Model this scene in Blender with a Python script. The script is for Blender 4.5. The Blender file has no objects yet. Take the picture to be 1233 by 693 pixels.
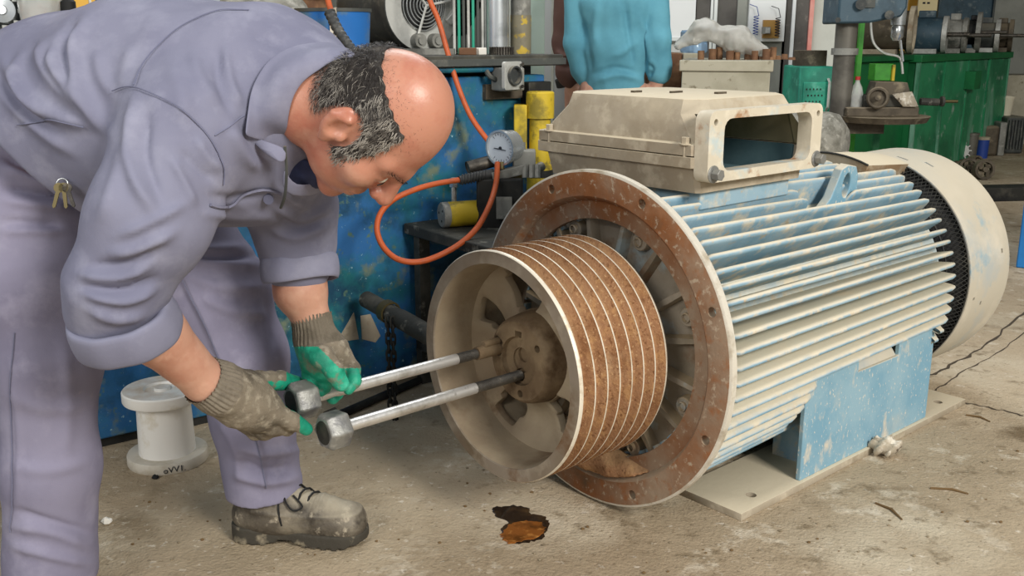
import bpy, bmesh, math, random
import numpy as np
from mathutils import Vector, Matrix, Euler
R = math.radians
random.seed(7)
C = bpy.context.scene.collection
SC = bpy.context.scene

# ---------------------------------------------------------------- camera, world, lights, exposure
CAMH, PITCH, FPX = 1.15, 0.2492, 1188.0
cam_d = bpy.data.cameras.new('camera'); cam = bpy.data.objects.new('camera', cam_d); C.objects.link(cam)
cam.location = (0, 0, CAMH); cam.rotation_euler = (math.pi/2 - PITCH, 0, 0)
cam_d.sensor_width = 36.0; cam_d.lens = FPX/1233.0*36.0; cam_d.clip_start = 0.02; cam_d.clip_end = 60
SC.camera = cam
SC.view_settings.view_transform = 'Standard'; SC.view_settings.look = 'None'
SC.view_settings.exposure = 0.05; SC.view_settings.gamma = 1.0
w = bpy.data.worlds.new('world'); SC.world = w; w.use_nodes = True
bg = w.node_tree.nodes['Background']; bg.inputs[0].default_value = (0.90, 0.95, 1.0, 1); bg.inputs[1].default_value = 0.44
def area(name, loc, target, size, size_y, power, col=(1, 1, 1)):
    l = bpy.data.lights.new(name, 'AREA'); l.shape = 'RECTANGLE'; l.size = size; l.size_y = size_y; l.energy = power; l.color = col
    o = bpy.data.objects.new(name, l); C.objects.link(o); o.location = loc
    o.rotation_euler = (Vector(target) - Vector(loc)).to_track_quat('-Z', 'Y').to_euler(); return o
area('gate_daylight', (4.2, -3.4, 4.4), (0.3, 2.3, 0.3), 2.2, 1.8, 600, (1.0, 0.955, 0.88))
area('gate_daylight', (-3.2, -3.0, 3.6), (-0.4, 2.4, 0.3), 2.2, 1.8, 150, (1.0, 0.965, 0.91))
area('background_fill', (0.0, 5.2, 4.1), (0.2, 5.2, 0), 2.5, 2.5, 110, (0.95, 0.98, 1.0))  # added fill without a fitting, brightens the area round the standing men

# ---------------------------------------------------------------- camera geometry: a photo point at a real distance
_c, _s = math.cos(PITCH), math.sin(PITCH)
def ray(px, py):
    a = (px - 616.5)/FPX; b = -(py - 346.5)/FPX
    return np.array([a, _c + b*_s, -_s + b*_c])
def P(px, py, d): return np.array([0, 0, CAMH]) + ray(px, py)*d
def onz(px, py, z=0.0):
    r = ray(px, py); return np.array([0, 0, CAMH]) + r*((z - CAMH)/r[2])
def proj(V):
    V = np.asarray(V, float); q = V - np.array([0, 0, CAMH]); d = q[..., 1]*_c - q[..., 2]*_s
    return 616.5 + FPX*q[..., 0]/d, 346.5 - FPX*(q[..., 1]*_s + q[..., 2]*_c)/d, d

# ---------------------------------------------------------------- materials
def lin(h):
    if not isinstance(h, str): return tuple(h)[:3]
    v = [int(h[i:i+2], 16)/255 for i in (0, 2, 4)]
    return tuple(x/12.92 if x <= .04045 else ((x+.055)/1.055)**2.4 for x in v)
MATS = {}
def mat(name, col, rough=.6, metal=0.0, var=(), dust=None, bump=None, spec=.5, trans=0.0, sss=0, coat=0, ior=1.45, alpha=1.0, rvar=None, wave=None):
    """var: (colour, scale, lo, hi[, stretch xyz]) noise-masked layers; dust: (colour, lo, hi, amount) settles on upward faces"""
    m = bpy.data.materials.new(name); m.use_nodes = True; nt = m.node_tree; N = nt.nodes; L = nt.links
    b = N['Principled BSDF']
    tc = N.new('ShaderNodeTexCoord'); oi = N.new('ShaderNodeObjectInfo'); vadd = N.new('ShaderNodeVectorMath'); vadd.operation = 'MULTIPLY_ADD'
    L.new(oi.outputs['Random'], vadd.inputs[0]); vadd.inputs[1].default_value = (37, 23, 51); L.new(tc.outputs['Object'], vadd.inputs[2])
    def noise(scale, stretch=(1, 1, 1), detail=5, off=0, rgh=.6):
        mp = N.new('ShaderNodeMapping'); mp.inputs['Scale'].default_value = stretch; mp.inputs['Location'].default_value = (off, off*.7, off*1.3)
        L.new(vadd.outputs[0], mp.inputs['Vector'])
        n = N.new('ShaderNodeTexNoise'); n.inputs['Scale'].default_value = scale; n.inputs['Detail'].default_value = detail; n.inputs['Roughness'].default_value = rgh
        L.new(mp.outputs[0], n.inputs['Vector']); return n.outputs['Fac']
    def mr(sock, lo, hi, tmax=1.0):
        r = N.new('ShaderNodeMapRange'); r.inputs[1].default_value = lo; r.inputs[2].default_value = hi; r.inputs[4].default_value = tmax
        L.new(sock, r.inputs[0]); return r.outputs[0]
    def mix(fac, A, B):
        x = N.new('ShaderNodeMix'); x.data_type = 'RGBA'
        L.new(fac, x.inputs[0])
        for s, v in ((6, A), (7, B)):
            if hasattr(v, 'is_output'): L.new(v, x.inputs[s])
            else: x.inputs[s].default_value = (*lin(v), 1)
        return x.outputs[2]
    cur = col; k = 0
    for v in var:
        st = v[4] if len(v) > 4 else (1, 1, 1); k += 1
        cur = mix(mr(noise(v[1], st, off=k*3.1), v[2], v[3], v[5] if len(v) > 5 else 1.0), cur, v[0])
    if dust:
        g = N.new('ShaderNodeNewGeometry'); sx = N.new('ShaderNodeSeparateXYZ'); L.new(g.outputs['Normal'], sx.inputs[0])
        n2 = noise(dust[4] if len(dust) > 4 else 6.0, off=9)
        ad = N.new('ShaderNodeMath'); ad.operation = 'MULTIPLY_ADD'; ad.inputs[1].default_value = .9; L.new(n2, ad.inputs[0]); L.new(sx.outputs['Z'], ad.inputs[2])
        cur = mix(mr(ad.outputs[0], dust[1]+.45, dust[2]+.45, dust[3]), cur, dust[0])
    if hasattr(cur, 'is_output'): L.new(cur, b.inputs['Base Color'])
    else: b.inputs['Base Color'].default_value = (*lin(cur), 1)
    b.inputs['Roughness'].default_value = rough; b.inputs['Metallic'].default_value = metal
    if rvar:
        q = N.new('ShaderNodeMapRange'); q.inputs[1].default_value = .35; q.inputs[2].default_value = .65; q.inputs[3].default_value = rvar[1]; q.inputs[4].default_value = rvar[2]
        L.new(noise(rvar[0], off=5), q.inputs[0]); L.new(q.outputs[0], b.inputs['Roughness'])
    b.inputs['Specular IOR Level'].default_value = spec; b.inputs['IOR'].default_value = ior
    b.inputs['Transmission Weight'].default_value = trans; b.inputs['Alpha'].default_value = alpha
    b.inputs['Coat Weight'].default_value = coat
    if sss:
        b.inputs['Subsurface Weight'].default_value = sss; b.inputs['Subsurface Radius'].default_value = (.012, .004, .002); b.inputs['Subsurface Scale'].default_value = 1.0
    h = None
    if bump:
        h = noise(bump[0], bump[2] if len(bump) > 2 else (1, 1, 1), 6, 2)
        if len(bump) > 3: 
            h2 = noise(bump[3], (1, 1, 1), 4, 4); a = N.new('ShaderNodeMath'); a.operation = 'ADD'; L.new(h, a.inputs[0]); L.new(h2, a.inputs[1]); h = a.outputs[0]
    if wave:  # (scale, direction axis, strength)
        wv = N.new('ShaderNodeTexWave'); wv.wave_type = 'BANDS'; wv.bands_direction = wave[1]; wv.inputs['Scale'].default_value = wave[0]; wv.inputs['Distortion'].default_value = wave[3] if len(wave) > 3 else .4
        L.new(tc.outputs['Object'], wv.inputs['Vector']); h = wv.outputs['Fac']; bump = (0, wave[2])
    if h is not None:
        bn = N.new('ShaderNodeBump'); bn.inputs['Strength'].default_value = bump[1]; bn.inputs['Distance'].default_value = .004
        L.new(h, bn.inputs['Height']); L.new(bn.outputs[0], b.inputs['Normal'])
    MATS[name] = m; return m

DUST = 'cdbfa4'
mat('floor', 'b6a58c', .9, var=[('998870', 1.3, .46, .70), ('cbbfa8', 2.2, .5, .72), ('7d6d56', 4.5, .58, .72), ('d8cdb9', 9, .58, .72), ('796a53', 18, .58, .72, (1, 1, 1), .85), ('9c8d75', .5, .45, .6, (1, 1, 1), .7), ('dfd6c6', 42, .62, .72, (1, 1, 1), .6), ('6d5e49', 70, .60, .72, (1, 1, 1), .8)], bump=(26, 1.0, (1, 1, 1), 110), spec=.2)
mat('crack', '4a4033', .95)
mat('wall', 'c9cbc2', .8, var=[('b3b5aa', 2, .45, .7)], bump=(30, .1))
mat('wall_grey', '8d8f88', .8, var=[('6f716b', 1.5, .45, .7)], bump=(30, .1))
mat('motor_blue', '90adbd', .6, var=[('789db2', 7, .45, .62), ('c9c2b0', 16, .52, .67), ('b5a68b', 40, .58, .72)], dust=('d9cdb4', .02, .85, .94, 14), bump=(60, .15))
mat('foot_blue', '8cadbc', .6, var=[('759fb4', 5, .42, .58), ('c8c2b4', 12, .60, .68, (1, 1, .5)), ('d4cec0', 120, .60, .68, (1, 1, .6)), ('c3bcac', 3, .54, .70, (1, 1, 1), .7)], dust=('d3c7af', .2, .8, .9), bump=(60, .15))
mat('cowl_cream', 'bdb6a5', .6, var=[('a9b0b0', 4, .48, .62), ('88a6b4', 9, .58, .68), ('cfc7b6', 6, .5, .7)], dust=('c9bfaa', .2, .8, .8), bump=(50, .1))
mat('box_beige', 'a79c89', .75, var=[('978b77', 5, .42, .62), ('84694a', 5.5, .58, .70, (1, 1, 1), .85), ('bbb09b', 16, .52, .68)], dust=('cfc3aa', .35, .85, .95), bump=(70, .2))
mat('frame_beige', 'c8bfab', .65, var=[('9c7350', 13, .58, .68), ('b3c2c4', 9, .56, .66), ('d8cfbb', 20, .5, .7)], bump=(60, .2))
mat('box_inside', '56747c', .6, var=[('68858c', 8, .45, .65)], bump=(60, .1))
mat('box_inside_beige', '8c8468', .7, var=[('77704f', 8, .45, .65)])
mat('flange_rust', '8d7864', .85, var=[('9d8a75', 3.5, .48, .64), ('83532f', 2.6, .46, .62), ('8d5c38', 26, .53, .68), ('664f39', 9, .60, .74), ('ab9a85', 60, .58, .68)], dust=('b3a28a', .2, .9, .8), bump=(70, .35))
mat('shield_grey', '9c9180', .75, var=[('837866', 5, .45, .62), ('9fabac', 7, .60, .70), ('7d6047', 9, .56, .70)], dust=('a18d6e', .1, .8, .9), bump=(60, .3))
mat('bare_edge', 'd8d2c4', .45, .2, var=[('b0a48f', 20, .5, .7)], bump=(80, .1))
mat('pulley_rim', '8d8172', .65, .1, var=[('7a6a55', 5, .45, .65), ('a39887', 12, .5, .7), ('6e5137', 7, .6, .72)], bump=(70, .2))
mat('pulley_rust', '98704f', .9, var=[('ab8257', 30, .48, .66), ('835a39', 14, .52, .68), ('a88c6c', 6, .58, .74), ('754e30', 110, .54, .66), ('b8946c', 150, .58, .68)], dust=('a98a66', .3, .95, .6), bump=(160, .6))
mat('pulley_inner', '91816b', .8, var=[('a89a82', 4, .45, .65), ('64492c', 3.5, .55, .70), ('9c8d75', 15, .55, .7)], bump=(60, .3))
mat('ridge_bright', 'dcd4c3', .45, .2, var=[('b9ab94', 30, .5, .68)])
mat('hub_brown', '6f5c45', .75, .1, var=[('8d7a5f', 8, .45, .65), ('4c3822', 12, .5, .68)], bump=(80, .3))
mat('steel', 'dcdad6', .34, .75, var=[('b0aca4', 14, .5, .7), ('8f897f', 40, .60, .72)], bump=(90, .15))
mat('steel_dark', '57534d', .5, .6, var=[('3d3934', 18, .45, .65), ('7d7568', 40, .55, .7)], bump=(150, .4))
mat('hex_steel', '8f8f8b', .45, .5, var=[('66666a', 18, .48, .66), ('aaaaa6', 40, .55, .68)], bump=(110, .3))
mat('black_metal', '2a2a27', .6, .2, var=[('4a4841', 9, .55, .7), ('17181a', 5, .45, .6)], bump=(60, .25))
mat('black_grimy', '34342f', .75, var=[('77756b', 26, .58, .68), ('4d4b43', 8, .5, .66)], bump=(60, .4))
mat('black', '151515', .7)
mat('blue_bench', '2a649c', .5, var=[('1b5474', 3, .42, .60), ('216f76', 2.6, .48, .62), ('143f58', 6, .50, .66), ('6b7866', 9, .58, .70), ('8fb3bd', 70, .675, .72), ('54705f', 30, .60, .70)], bump=(40, .3))
mat('blue_drum', '2a72bf', .5, var=[('5f7f95', 7, .52, .66), ('8f8f80', 14, .6, .7)], bump=(40, .2))
mat('orange_hose', 'c05a2c', .5, var=[('a9512e', 20, .5, .65)], bump=(80, .1))
mat('hose_black', '3a3b3b', .6, var=[('5c5b57', 30, .55, .68)], bump=(60, .3))
mat('yellow_paint', 'c8ac2a', .55, var=[('8a7a2a', 9, .5, .62), ('4e4a2c', 12, .58, .70)], bump=(60, .3))
mat('yellow_worn', '7a7460', .6, var=[('b89d35', 20, .53, .58), ('5f5c50', 8, .5, .66)], bump=(60, .3))
mat('yellow_wall', 'e3b04a', .7, var=[('d59f3c', 2, .45, .7)])
mat('grey_cast', '8c8c86', .6, .2, var=[('6c6b65', 9, .45, .65), ('a5a49c', 25, .55, .7)], bump=(70, .3))
mat('grey_dark', '4d504d', .6, .2, var=[('35383a', 6, .45, .65), ('6e6d66', 14, .56, .7)], dust=('8d8778', .3, .9, .7), bump=(60, .25))
mat('pale_metal', 'b9bab5', .5, .2, var=[('93948e', 9, .48, .66), ('d0d0ca', 16, .55, .7)], bump=(60, .2))
mat('pale_chrome', 'cfd3d4', .25, .75, var=[('8c9090', 8, .5, .7)])
mat('gauge_face', 'b9c2cc', .5)
mat('ink', '20242c', .6)
mat('red_mark', 'b0322c', .6)
mat('glass', 'ffffff', .03, trans=1.0, ior=1.3)
mat('white_spool', 'f1eee7', .42, var=[('d3c8b0', 9, .58, .72)], dust=('c9ab84', .88, 1.15, .7, 14), bump=(60, .1))
mat('white_spool_base', 'cfc8ba', .6, var=[('a89c84', 9, .5, .68)], bump=(60, .2))
mat('oil', '2a2018', .12, var=[('4b3a26', 14, .5, .66)], coat=.6)
mat('oil_rust', '8a5424', .25, var=[('5d3815', 18, .48, .64), ('b0783c', 40, .56, .68)], coat=.5)
mat('white_bits', 'e2dfd6', .7)
mat('paper_dirty', 'aea390', .9, var=[('d8d1c2', 30, .50, .62), ('5d5244', 40, .56, .66)], bump=(60, .6))
mat('twig', '6e5738', .9)
mat('stone', '93866f', .95, var=[('6d614d', 12, .45, .65)])
mat('teal_machine', '2c9c80', .5, var=[('1f7a66', 5, .45, .65), ('56ad95', 12, .58, .7)], bump=(40, .15))
mat('green_tank', '2f8a5e', .45, var=[('1e6b48', 2.5, .45, .62), ('7fae98', 3.0, .52, .66, (1, 1, .25)), ('93a99b', 9, .6, .72)], bump=(20, .15))
mat('green_tank_shaded', '156a3a', .5, var=[('0f5430', 3, .45, .65)])  # shaded copy of the tank green, the shade is in the colour
mat('green_box', '3f9a2c', .5, var=[('2f7d22', 8, .45, .65)])
mat('drill_blue', '3c5360', .5, .1, var=[('2f434e', 8, .45, .65), ('6a7679', 14, .58, .7)], bump=(50, .2))
mat('pillar_grey', '6a675f', .5, .3, var=[('504d47', 6, .45, .65)], bump=(40, .2))
mat('machine_brown', '5e5547', .65, .2, var=[('443c31', 8, .45, .65), ('8a7e69', 12, .56, .7)], dust=('9a8d76', .3, .9, .7), bump=(60, .3))
mat('box_grey', 'b0ab98', .65, var=[('9d9884', 5, .45, .65), ('7f7863', 22, .62, .70)], dust=('7d7a6c', .5, .9, .8), bump=(50, .15))
mat('white_panel', 'e3e6e6', .5, var=[('d3d8da', 1.5, .45, .7)])
mat('dark_panel', '55524e', .6, var=[('3f3c39', 4, .45, .65), ('7b7771', 10, .6, .72)], bump=(30, .2))
mat('alu', 'c5cac9', .45, .3)
mat('pane', 'b9cbbf', .15, var=[('9fb3a6', 3, .4, .7)], spec=.6)
mat('bottle_blue', 'a9c8e4', .08, trans=.65, ior=1.2)
mat('plastic_clear', 'e4e6e2', .12, trans=.55, ior=1.15, var=[('c8c8c2', 12, .5, .7)])
mat('bag_plastic', 'd8d7d1', .18, trans=.5, ior=1.12, var=[('c4c2ba', 9, .45, .7)], bump=(30, .5))
mat('pink_liquid', 'd0857c', .2, var=[('dd9e92', 6, .4, .7)])
mat('sack_grey', '8f8d84', .9, var=[('6d6b62', 16, .45, .6), ('b1aea4', 30, .55, .7)], bump=(40, .8))
mat('rust_brown', '6b4c36', .8, .1, var=[('8d6a4c', 14, .45, .65), ('3c2c22', 10, .55, .7)], bump=(60, .3))
mat('brown_box', 'a07a3c', .6)
mat('sign_cream', 'ead9a8', .6)
mat('blue_sheet', '2478bd', .5, var=[('1a5f9c', 2, .4, .7)])
mat('blue_can', '24418f', .5)
mat('bucket_white', 'd6cfb9', .5)
mat('teal_shirt', '63a4b8', .85, var=[('5493a8', 5, .42, .66)], bump=(260, .15))
mat('brown_jacket', '5b4038', .85, bump=(200, .2))
mat('dark_trousers', '3f4148', .9)
mat('skin', 'bf917b', .5, var=[('b07964', 9, .48, .68), ('cba08a', 20, .5, .72)], bump=(160, .12), sss=.06)
mat('skin_head', 'b9826c', .36, var=[('ad6d59', 13, .46, .66), ('c4957f', 9, .54, .72), ('9a634a', 60, .60, .74, (1, 1, 1), .5)], bump=(150, .12), sss=.06)
mat('hair_dark', '2b2724', .7, var=[('57514b', 30, .5, .7)], bump=(120, .8))
mat('hair_grey', '9c968d', .6, var=[('57514b', 60, .45, .6)])
mat('hair_black', '2a2523', .55)
mat('coverall', '7f8094', .85, var=[('74758a', 4, .42, .62), ('8c8da0', 11, .50, .70)], bump=(420, .12, (1, 1, 1), 60), spec=.2)
mat('coverall_trouser', '858297', .85, var=[('78758a', 4, .42, .62), ('918ea2', 9, .52, .70), ('aaa29e', 7, .68, .78)], bump=(420, .12, (1, 1, 1), 60), spec=.2)
mat('seam', '6c6e85', .9)
mat('undershirt', '262b45', .8, var=[('333a5c', 12, .5, .7)])
mat('glove_knit', '817767', .95, var=[('5f574a', 14, .45, .65), ('9d9483', 60, .52, .68), ('4c463c', 8, .6, .74)], bump=(420, .6))
mat('glove_cuff', '7f7668', .95, var=[('6a6256', 30, .45, .65)], bump=(300, .5))
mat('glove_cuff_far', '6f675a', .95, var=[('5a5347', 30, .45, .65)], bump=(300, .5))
mat('glove_green', '1f9d7d', .5, var=[('147a62', 16, .45, .62), ('6f7d6a', 26, .56, .66), ('45bb9c', 12, .58, .7)], bump=(200, .4))
mat('boot_leather', '554e44', .6, var=[('7d7566', 10, .46, .62), ('3c362e', 18, .5, .66), ('a59b88', 30, .58, .68)], dust=('a39a86', .55, 1.0, .8), bump=(120, .35))
mat('boot_sole', '3d3931', .8, var=[('8d836f', 16, .52, .64)], bump=(90, .4))
mat('brass', '5d5335', .45, .6)

# ---------------------------------------------------------------- mesh helpers
class MB:
    def __init__(s): s.v = []; s.f = []; s.m = []
    def add(s, vs, fs, mi=0):
        o = len(s.v); s.v += [tuple(map(float, p)) for p in vs]; s.f += [tuple(i+o for i in q) for q in fs]; s.m += [mi]*len(fs); return s
    def box(s, c, d, rot=None, mi=0, taper=(1, 1)):
        x, y, z = d[0]/2, d[1]/2, d[2]/2; tx, ty = taper
        vs = [Vector(p) for p in ((-x, -y, -z), (x, -y, -z), (x, y, -z), (-x, y, -z), (-x*tx, -y*ty, z), (x*tx, -y*ty, z), (x*tx, y*ty, z), (-x*tx, y*ty, z))]
        if rot is not None:
            Q = Euler(rot).to_matrix() if not isinstance(rot, Matrix) else rot
            vs = [Q @ p for p in vs]
        c = Vector(c)
        return s.add([p + c for p in vs], [(0, 3, 2, 1), (4, 5, 6, 7), (0, 1, 5, 4), (1, 2, 6, 5), (2, 3, 7, 6), (3, 0, 4, 7)], mi)
    def span(s, a, b, mi=0):
        return s.box([(a[i]+b[i])/2 for i in range(3)], [abs(b[i]-a[i]) for i in range(3)], mi=mi)
    def lathe(s, prof, n=32, frame=None, mi=0, mis=None, closed=False, a0=0, a1=None):
        """prof: (h, r) along the local z of `frame` (Matrix 4x4)"""
        full = a1 is None; a1 = 2*math.pi if full else a1
        F = frame or Matrix(); k = len(prof); vs = []; fs = []; ms = []
        cols = n if full else n+1
        for i in range(cols):
            a = a0 + (a1-a0)*i/n; ca, sa = math.cos(a), math.sin(a)
            vs += [F @ Vector((r*ca, r*sa, h)) for h, r in prof]
        for i in range(n):
            j = (i+1) % cols
            for q in range(k if closed else k-1):
                q2 = (q+1) % k
                fs.append((i*k+q, j*k+q, j*k+q2, i*k+q2)); ms.append(mis[q] if mis else mi)
        o = len(s.v); s.v += [tuple(p) for p in vs]; s.f += [tuple(x+o for x in q) for q in fs]; s.m += ms
        return s
    def cyl(s, a, b, r, r2=None, n=20, mi=0, cap=True):
        a, b = Vector(a), Vector(b); L_ = (b-a).length; r2 = r if r2 is None else r2
        F = frame(a, b-a)
        return s.lathe(([(0, 1e-5)] if cap else []) + [(0, r), (L_, r2)] + ([(L_, 1e-5)] if cap else []), n, F, mi)
    def tube(s, pts, r, n=8, mi=0, closed=False, cap=True):
        pts = [Vector(p) for p in pts]; k = len(pts); rs = r if hasattr(r, '__len__') else [r]*k
        up = None; vs = []; fs = []
        for i, p in enumerate(pts):
            t = (pts[(i+1) % k if closed else min(i+1, k-1)] - pts[i-1 if closed else max(i-1, 0)]).normalized()
            if up is None: up = t.orthogonal().normalized()
            up = (up - t*up.dot(t)); up = up.normalized() if up.length > 1e-6 else t.orthogonal().normalized()
            sd = t.cross(up)
            vs += [p + (up*math.cos(2*math.pi*j/n) + sd*math.sin(2*math.pi*j/n))*rs[i] for j in range(n)]
        for i in range(k if closed else k-1):
            i2 = (i+1) % k
            for j in range(n): fs.append((i*n+j, i*n+(j+1) % n, i2*n+(j+1) % n, i2*n+j))
        if cap and not closed: fs += [tuple(range(n-1, -1, -1)), tuple((k-1)*n+j for j in range(n))]
        return s.add(vs, fs, mi)
    def prism(s, poly, frame_, h, mi=0):
        """polygon (x, y) in the frame's xy plane, extruded by h along its z"""
        k = len(poly); vs = [frame_ @ Vector((x, y, 0)) for x, y in poly] + [frame_ @ Vector((x, y, h)) for x, y in poly]
        return s.add(vs, [tuple(range(k-1, -1, -1)), tuple(range(k, 2*k))] + [(i, (i+1) % k, k+(i+1) % k, k+i) for i in range(k)], mi)
    def loft(s, rings, mi=0, cap=True, closed=True):
        k = len(rings[0]); vs = [p for r_ in rings for p in r_]; fs = []
        for i in range(len(rings)-1):
            for j in range(k if closed else k-1): fs.append((i*k+j, i*k+(j+1) % k, (i+1)*k+(j+1) % k, (i+1)*k+j))
        if cap and closed: fs += [tuple(range(k-1, -1, -1)), tuple((len(rings)-1)*k+j for j in range(k))]
        return s.add(vs, fs, mi)
    def ball(s, c, rad, n=14, m=9, mi=0):
        rad = rad if hasattr(rad, '__len__') else (rad,)*3; rings = []
        for i in range(m+1):
            t = math.pi*i/m; rr = max(math.sin(t), 1e-4)
            rings.append([(c[0]+rad[0]*rr*math.cos(2*math.pi*j/n), c[1]+rad[1]*rr*math.sin(2*math.pi*j/n), c[2]-rad[2]*math.cos(t)) for j in range(n)])
        return s.loft(rings, mi, cap=False)
    def mesh(s, name, ms, smooth=35):
        me = bpy.data.meshes.new(name); me.from_pydata(s.v, [], s.f)
        for m_ in (ms if isinstance(ms, (list, tuple)) else [ms]): me.materials.append(MATS[m_])
        me.polygons.foreach_set('material_index', s.m)
        bm = bmesh.new(); bm.from_mesh(me); bmesh.ops.remove_doubles(bm, verts=bm.verts, dist=2e-5); bmesh.ops.recalc_face_normals(bm, faces=bm.faces); bm.to_mesh(me); bm.free()
        if smooth:
            me.polygons.foreach_set('use_smooth', [True]*len(me.polygons)); me.set_sharp_from_angle(angle=R(smooth))
        return me
    def build(s, name, ms, parent=None, bevel=0, smooth=35, seg=2, label=None, kind=None):
        o = bpy.data.objects.new(name, s.mesh(name, ms, smooth)); C.objects.link(o); o.parent = parent
        if bevel: bev(o, bevel, seg)
        if label: o['label'] = label
        if kind: o['kind'] = kind
        return o
def bev(o, wd, seg=2):
    m = o.modifiers.new('bevel', 'BEVEL'); m.width = wd; m.segments = seg; m.limit_method = 'ANGLE'; m.angle_limit = R(40); m.harden_normals = False
def frame(o, z, xh=None):
    z = Vector(z).normalized(); x = Vector(xh) if xh is not None else z.orthogonal()
    x = (x - z*x.dot(z)).normalized(); y = z.cross(x)
    return Matrix(((x.x, y.x, z.x, o[0]), (x.y, y.y, z.y, o[1]), (x.z, y.z, z.z, o[2]), (0, 0, 0, 1)))
def bake(o):
    dg = bpy.context.evaluated_depsgraph_get(); me = bpy.data.meshes.new_from_object(o.evaluated_get(dg)); old = o.data; o.modifiers.clear(); o.data = me; return o
def cut(o, mb, smooth=35):
    k = bpy.data.objects.new('cutter', mb.mesh('cutter', [m.name for m in o.data.materials], 0)); C.objects.link(k)
    if o.parent: k.parent = o.parent
    m = o.modifiers.new('cut', 'BOOLEAN'); m.object = k; m.operation = 'DIFFERENCE'; m.solver = 'EXACT'
    bpy.context.view_layer.update(); bake(o); bpy.data.objects.remove(k)
    o.data.polygons.foreach_set('use_smooth', [True]*len(o.data.polygons)); o.data.set_sharp_from_angle(angle=R(smooth)); return o
def thing(name, label, cat, loc=(0, 0, 0), rz=0, group=None):
    o = bpy.data.objects.new(name, None); C.objects.link(o); o.location = tuple(loc); o.rotation_euler = (0, 0, rz); o.empty_display_size = .05
    o['label'] = label; o['category'] = cat
    if group: o['group'] = group
    return o
def tag(o, label, cat, group=None, kind=None):
    o['label'] = label; o['category'] = cat
    if group: o['group'] = group
    if kind: o['kind'] = kind
    return o
def struct(o): o['kind'] = 'structure'; return o
def share(name, me, parent, loc=(0, 0, 0), rot=(0, 0, 0), label=None):
    o = bpy.data.objects.new(name, me); C.objects.link(o); o.parent = parent; o.location = loc; o.rotation_euler = rot
    if label: o['label'] = label
    return o
def copy_tree(o, parent=None):
    c = o.copy(); C.objects.link(c)
    if parent is not None: c.parent = parent
    for ch in list(o.children): copy_tree(ch, c)
    return c
def hexa(r): return [(r*math.cos(R(60*i)), r*math.sin(R(60*i))) for i in range(6)]
def rrect(x0, x1, y0, y1, r, n=4):
    out = []
    for cx_, cy_, a in ((x1-r, y1-r, 0), (x0+r, y1-r, 90), (x0+r, y0+r, 180), (x1-r, y0+r, 270)):
        out += [(cx_+r*math.cos(R(a+90*i/n)), cy_+r*math.sin(R(a+90*i/n))) for i in range(n+1)]
    return out
def smoothpts(pts, n=6):
    pts = [np.array(p, float) for p in pts]; out = []
    for i in range(len(pts)-1):
        p0 = pts[max(i-1, 0)]; p1 = pts[i]; p2 = pts[i+1]; p3 = pts[min(i+2, len(pts)-1)]
        for k in range(n):
            t = k/n; out.append(.5*((2*p1) + (-p0+p2)*t + (2*p0-5*p1+4*p2-p3)*t*t + (-p0+3*p1-3*p2+p3)*t**3))
    out.append(pts[-1]); return out
def lettering(text, size, M4, m, parent, name, depth=.0006):
    cu = bpy.data.curves.new(name, 'FONT'); cu.body = text; cu.size = size; cu.extrude = depth; cu.align_x = 'CENTER'; cu.align_y = 'CENTER'; cu.resolution_u = 2
    o = bpy.data.objects.new(name, cu); C.objects.link(o); bpy.context.view_layer.update()
    me = bpy.data.meshes.new_from_object(o.evaluated_get(bpy.context.evaluated_depsgraph_get())); bpy.data.objects.remove(o)
    me.transform(M4); me.materials.clear(); me.materials.append(MATS[m])
    o = bpy.data.objects.new(name, me); C.objects.link(o); o.parent = parent; return o

# ---------------------------------------------------------------- setting
o = MB().span((-4, 3.4, 4.2), (10, 12.6, 4.3)).build('ceiling', 'wall_grey', smooth=0); struct(o)
o = MB().box((2, 5.0, -.05), (18, 18, .1)).build('floor', 'floor', smooth=0); struct(o)
def crack(pts, wd, par):
    pts = [Vector(onz(*p)) for p in pts]; pts = [Vector(p) for p in smoothpts(pts, 8)]; rnd = random.Random(len(pts)); vs = []; fs = []
    for i, p in enumerate(pts):
        t = (pts[min(i+1, len(pts)-1)] - pts[max(i-1, 0)]).normalized(); s = Vector((-t.y, t.x, 0)); j = rnd.uniform(-1, 1)*wd*1.5; ww = wd*rnd.uniform(.4, 1.3)
        vs += [p + s*(j-ww) + Vector((0, 0, .0006)), p + s*(j+ww) + Vector((0, 0, .0006))]
    fs = [(2*i, 2*i+1, 2*i+3, 2*i+2) for i in range(len(pts)-1)]
    return MB().add(vs, fs).build('crack', 'crack', par, smooth=0)
crack([(1105, 470), (1150, 482), (1190, 490), (1233, 500)], .006, o)
crack([(1110, 455), (1150, 437), (1190, 412), (1233, 375)], .006, o)
crack([(1126, 470), (1160, 447), (1200, 425), (1240, 395)], .003, o)
# ---------------------------------------------------------------- electric motor
PSI, M0, AZ = .72, (.1954, 2.322, 0), .4253
ax = np.array([math.cos(PSI), math.sin(PSI), 0]); ay = np.array([-math.sin(PSI), math.cos(PSI), 0])
def lw(x, y, z): return np.array(M0) + ax*x + ay*y + np.array([0, 0, z])
motor = thing('electric_motor', 'huge dusty pale blue electric motor with cooling fins and rusty flange', 'motor', M0, PSI)
FX = Matrix(((0, 0, 1, 0), (1, 0, 0, 0), (0, 1, 0, AZ), (0, 0, 0, 1)))      # local z of the lathe -> motor axis
def polar(r, deg, x): return (x, -r*math.cos(R(deg)), AZ + r*math.sin(R(deg)))
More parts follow.
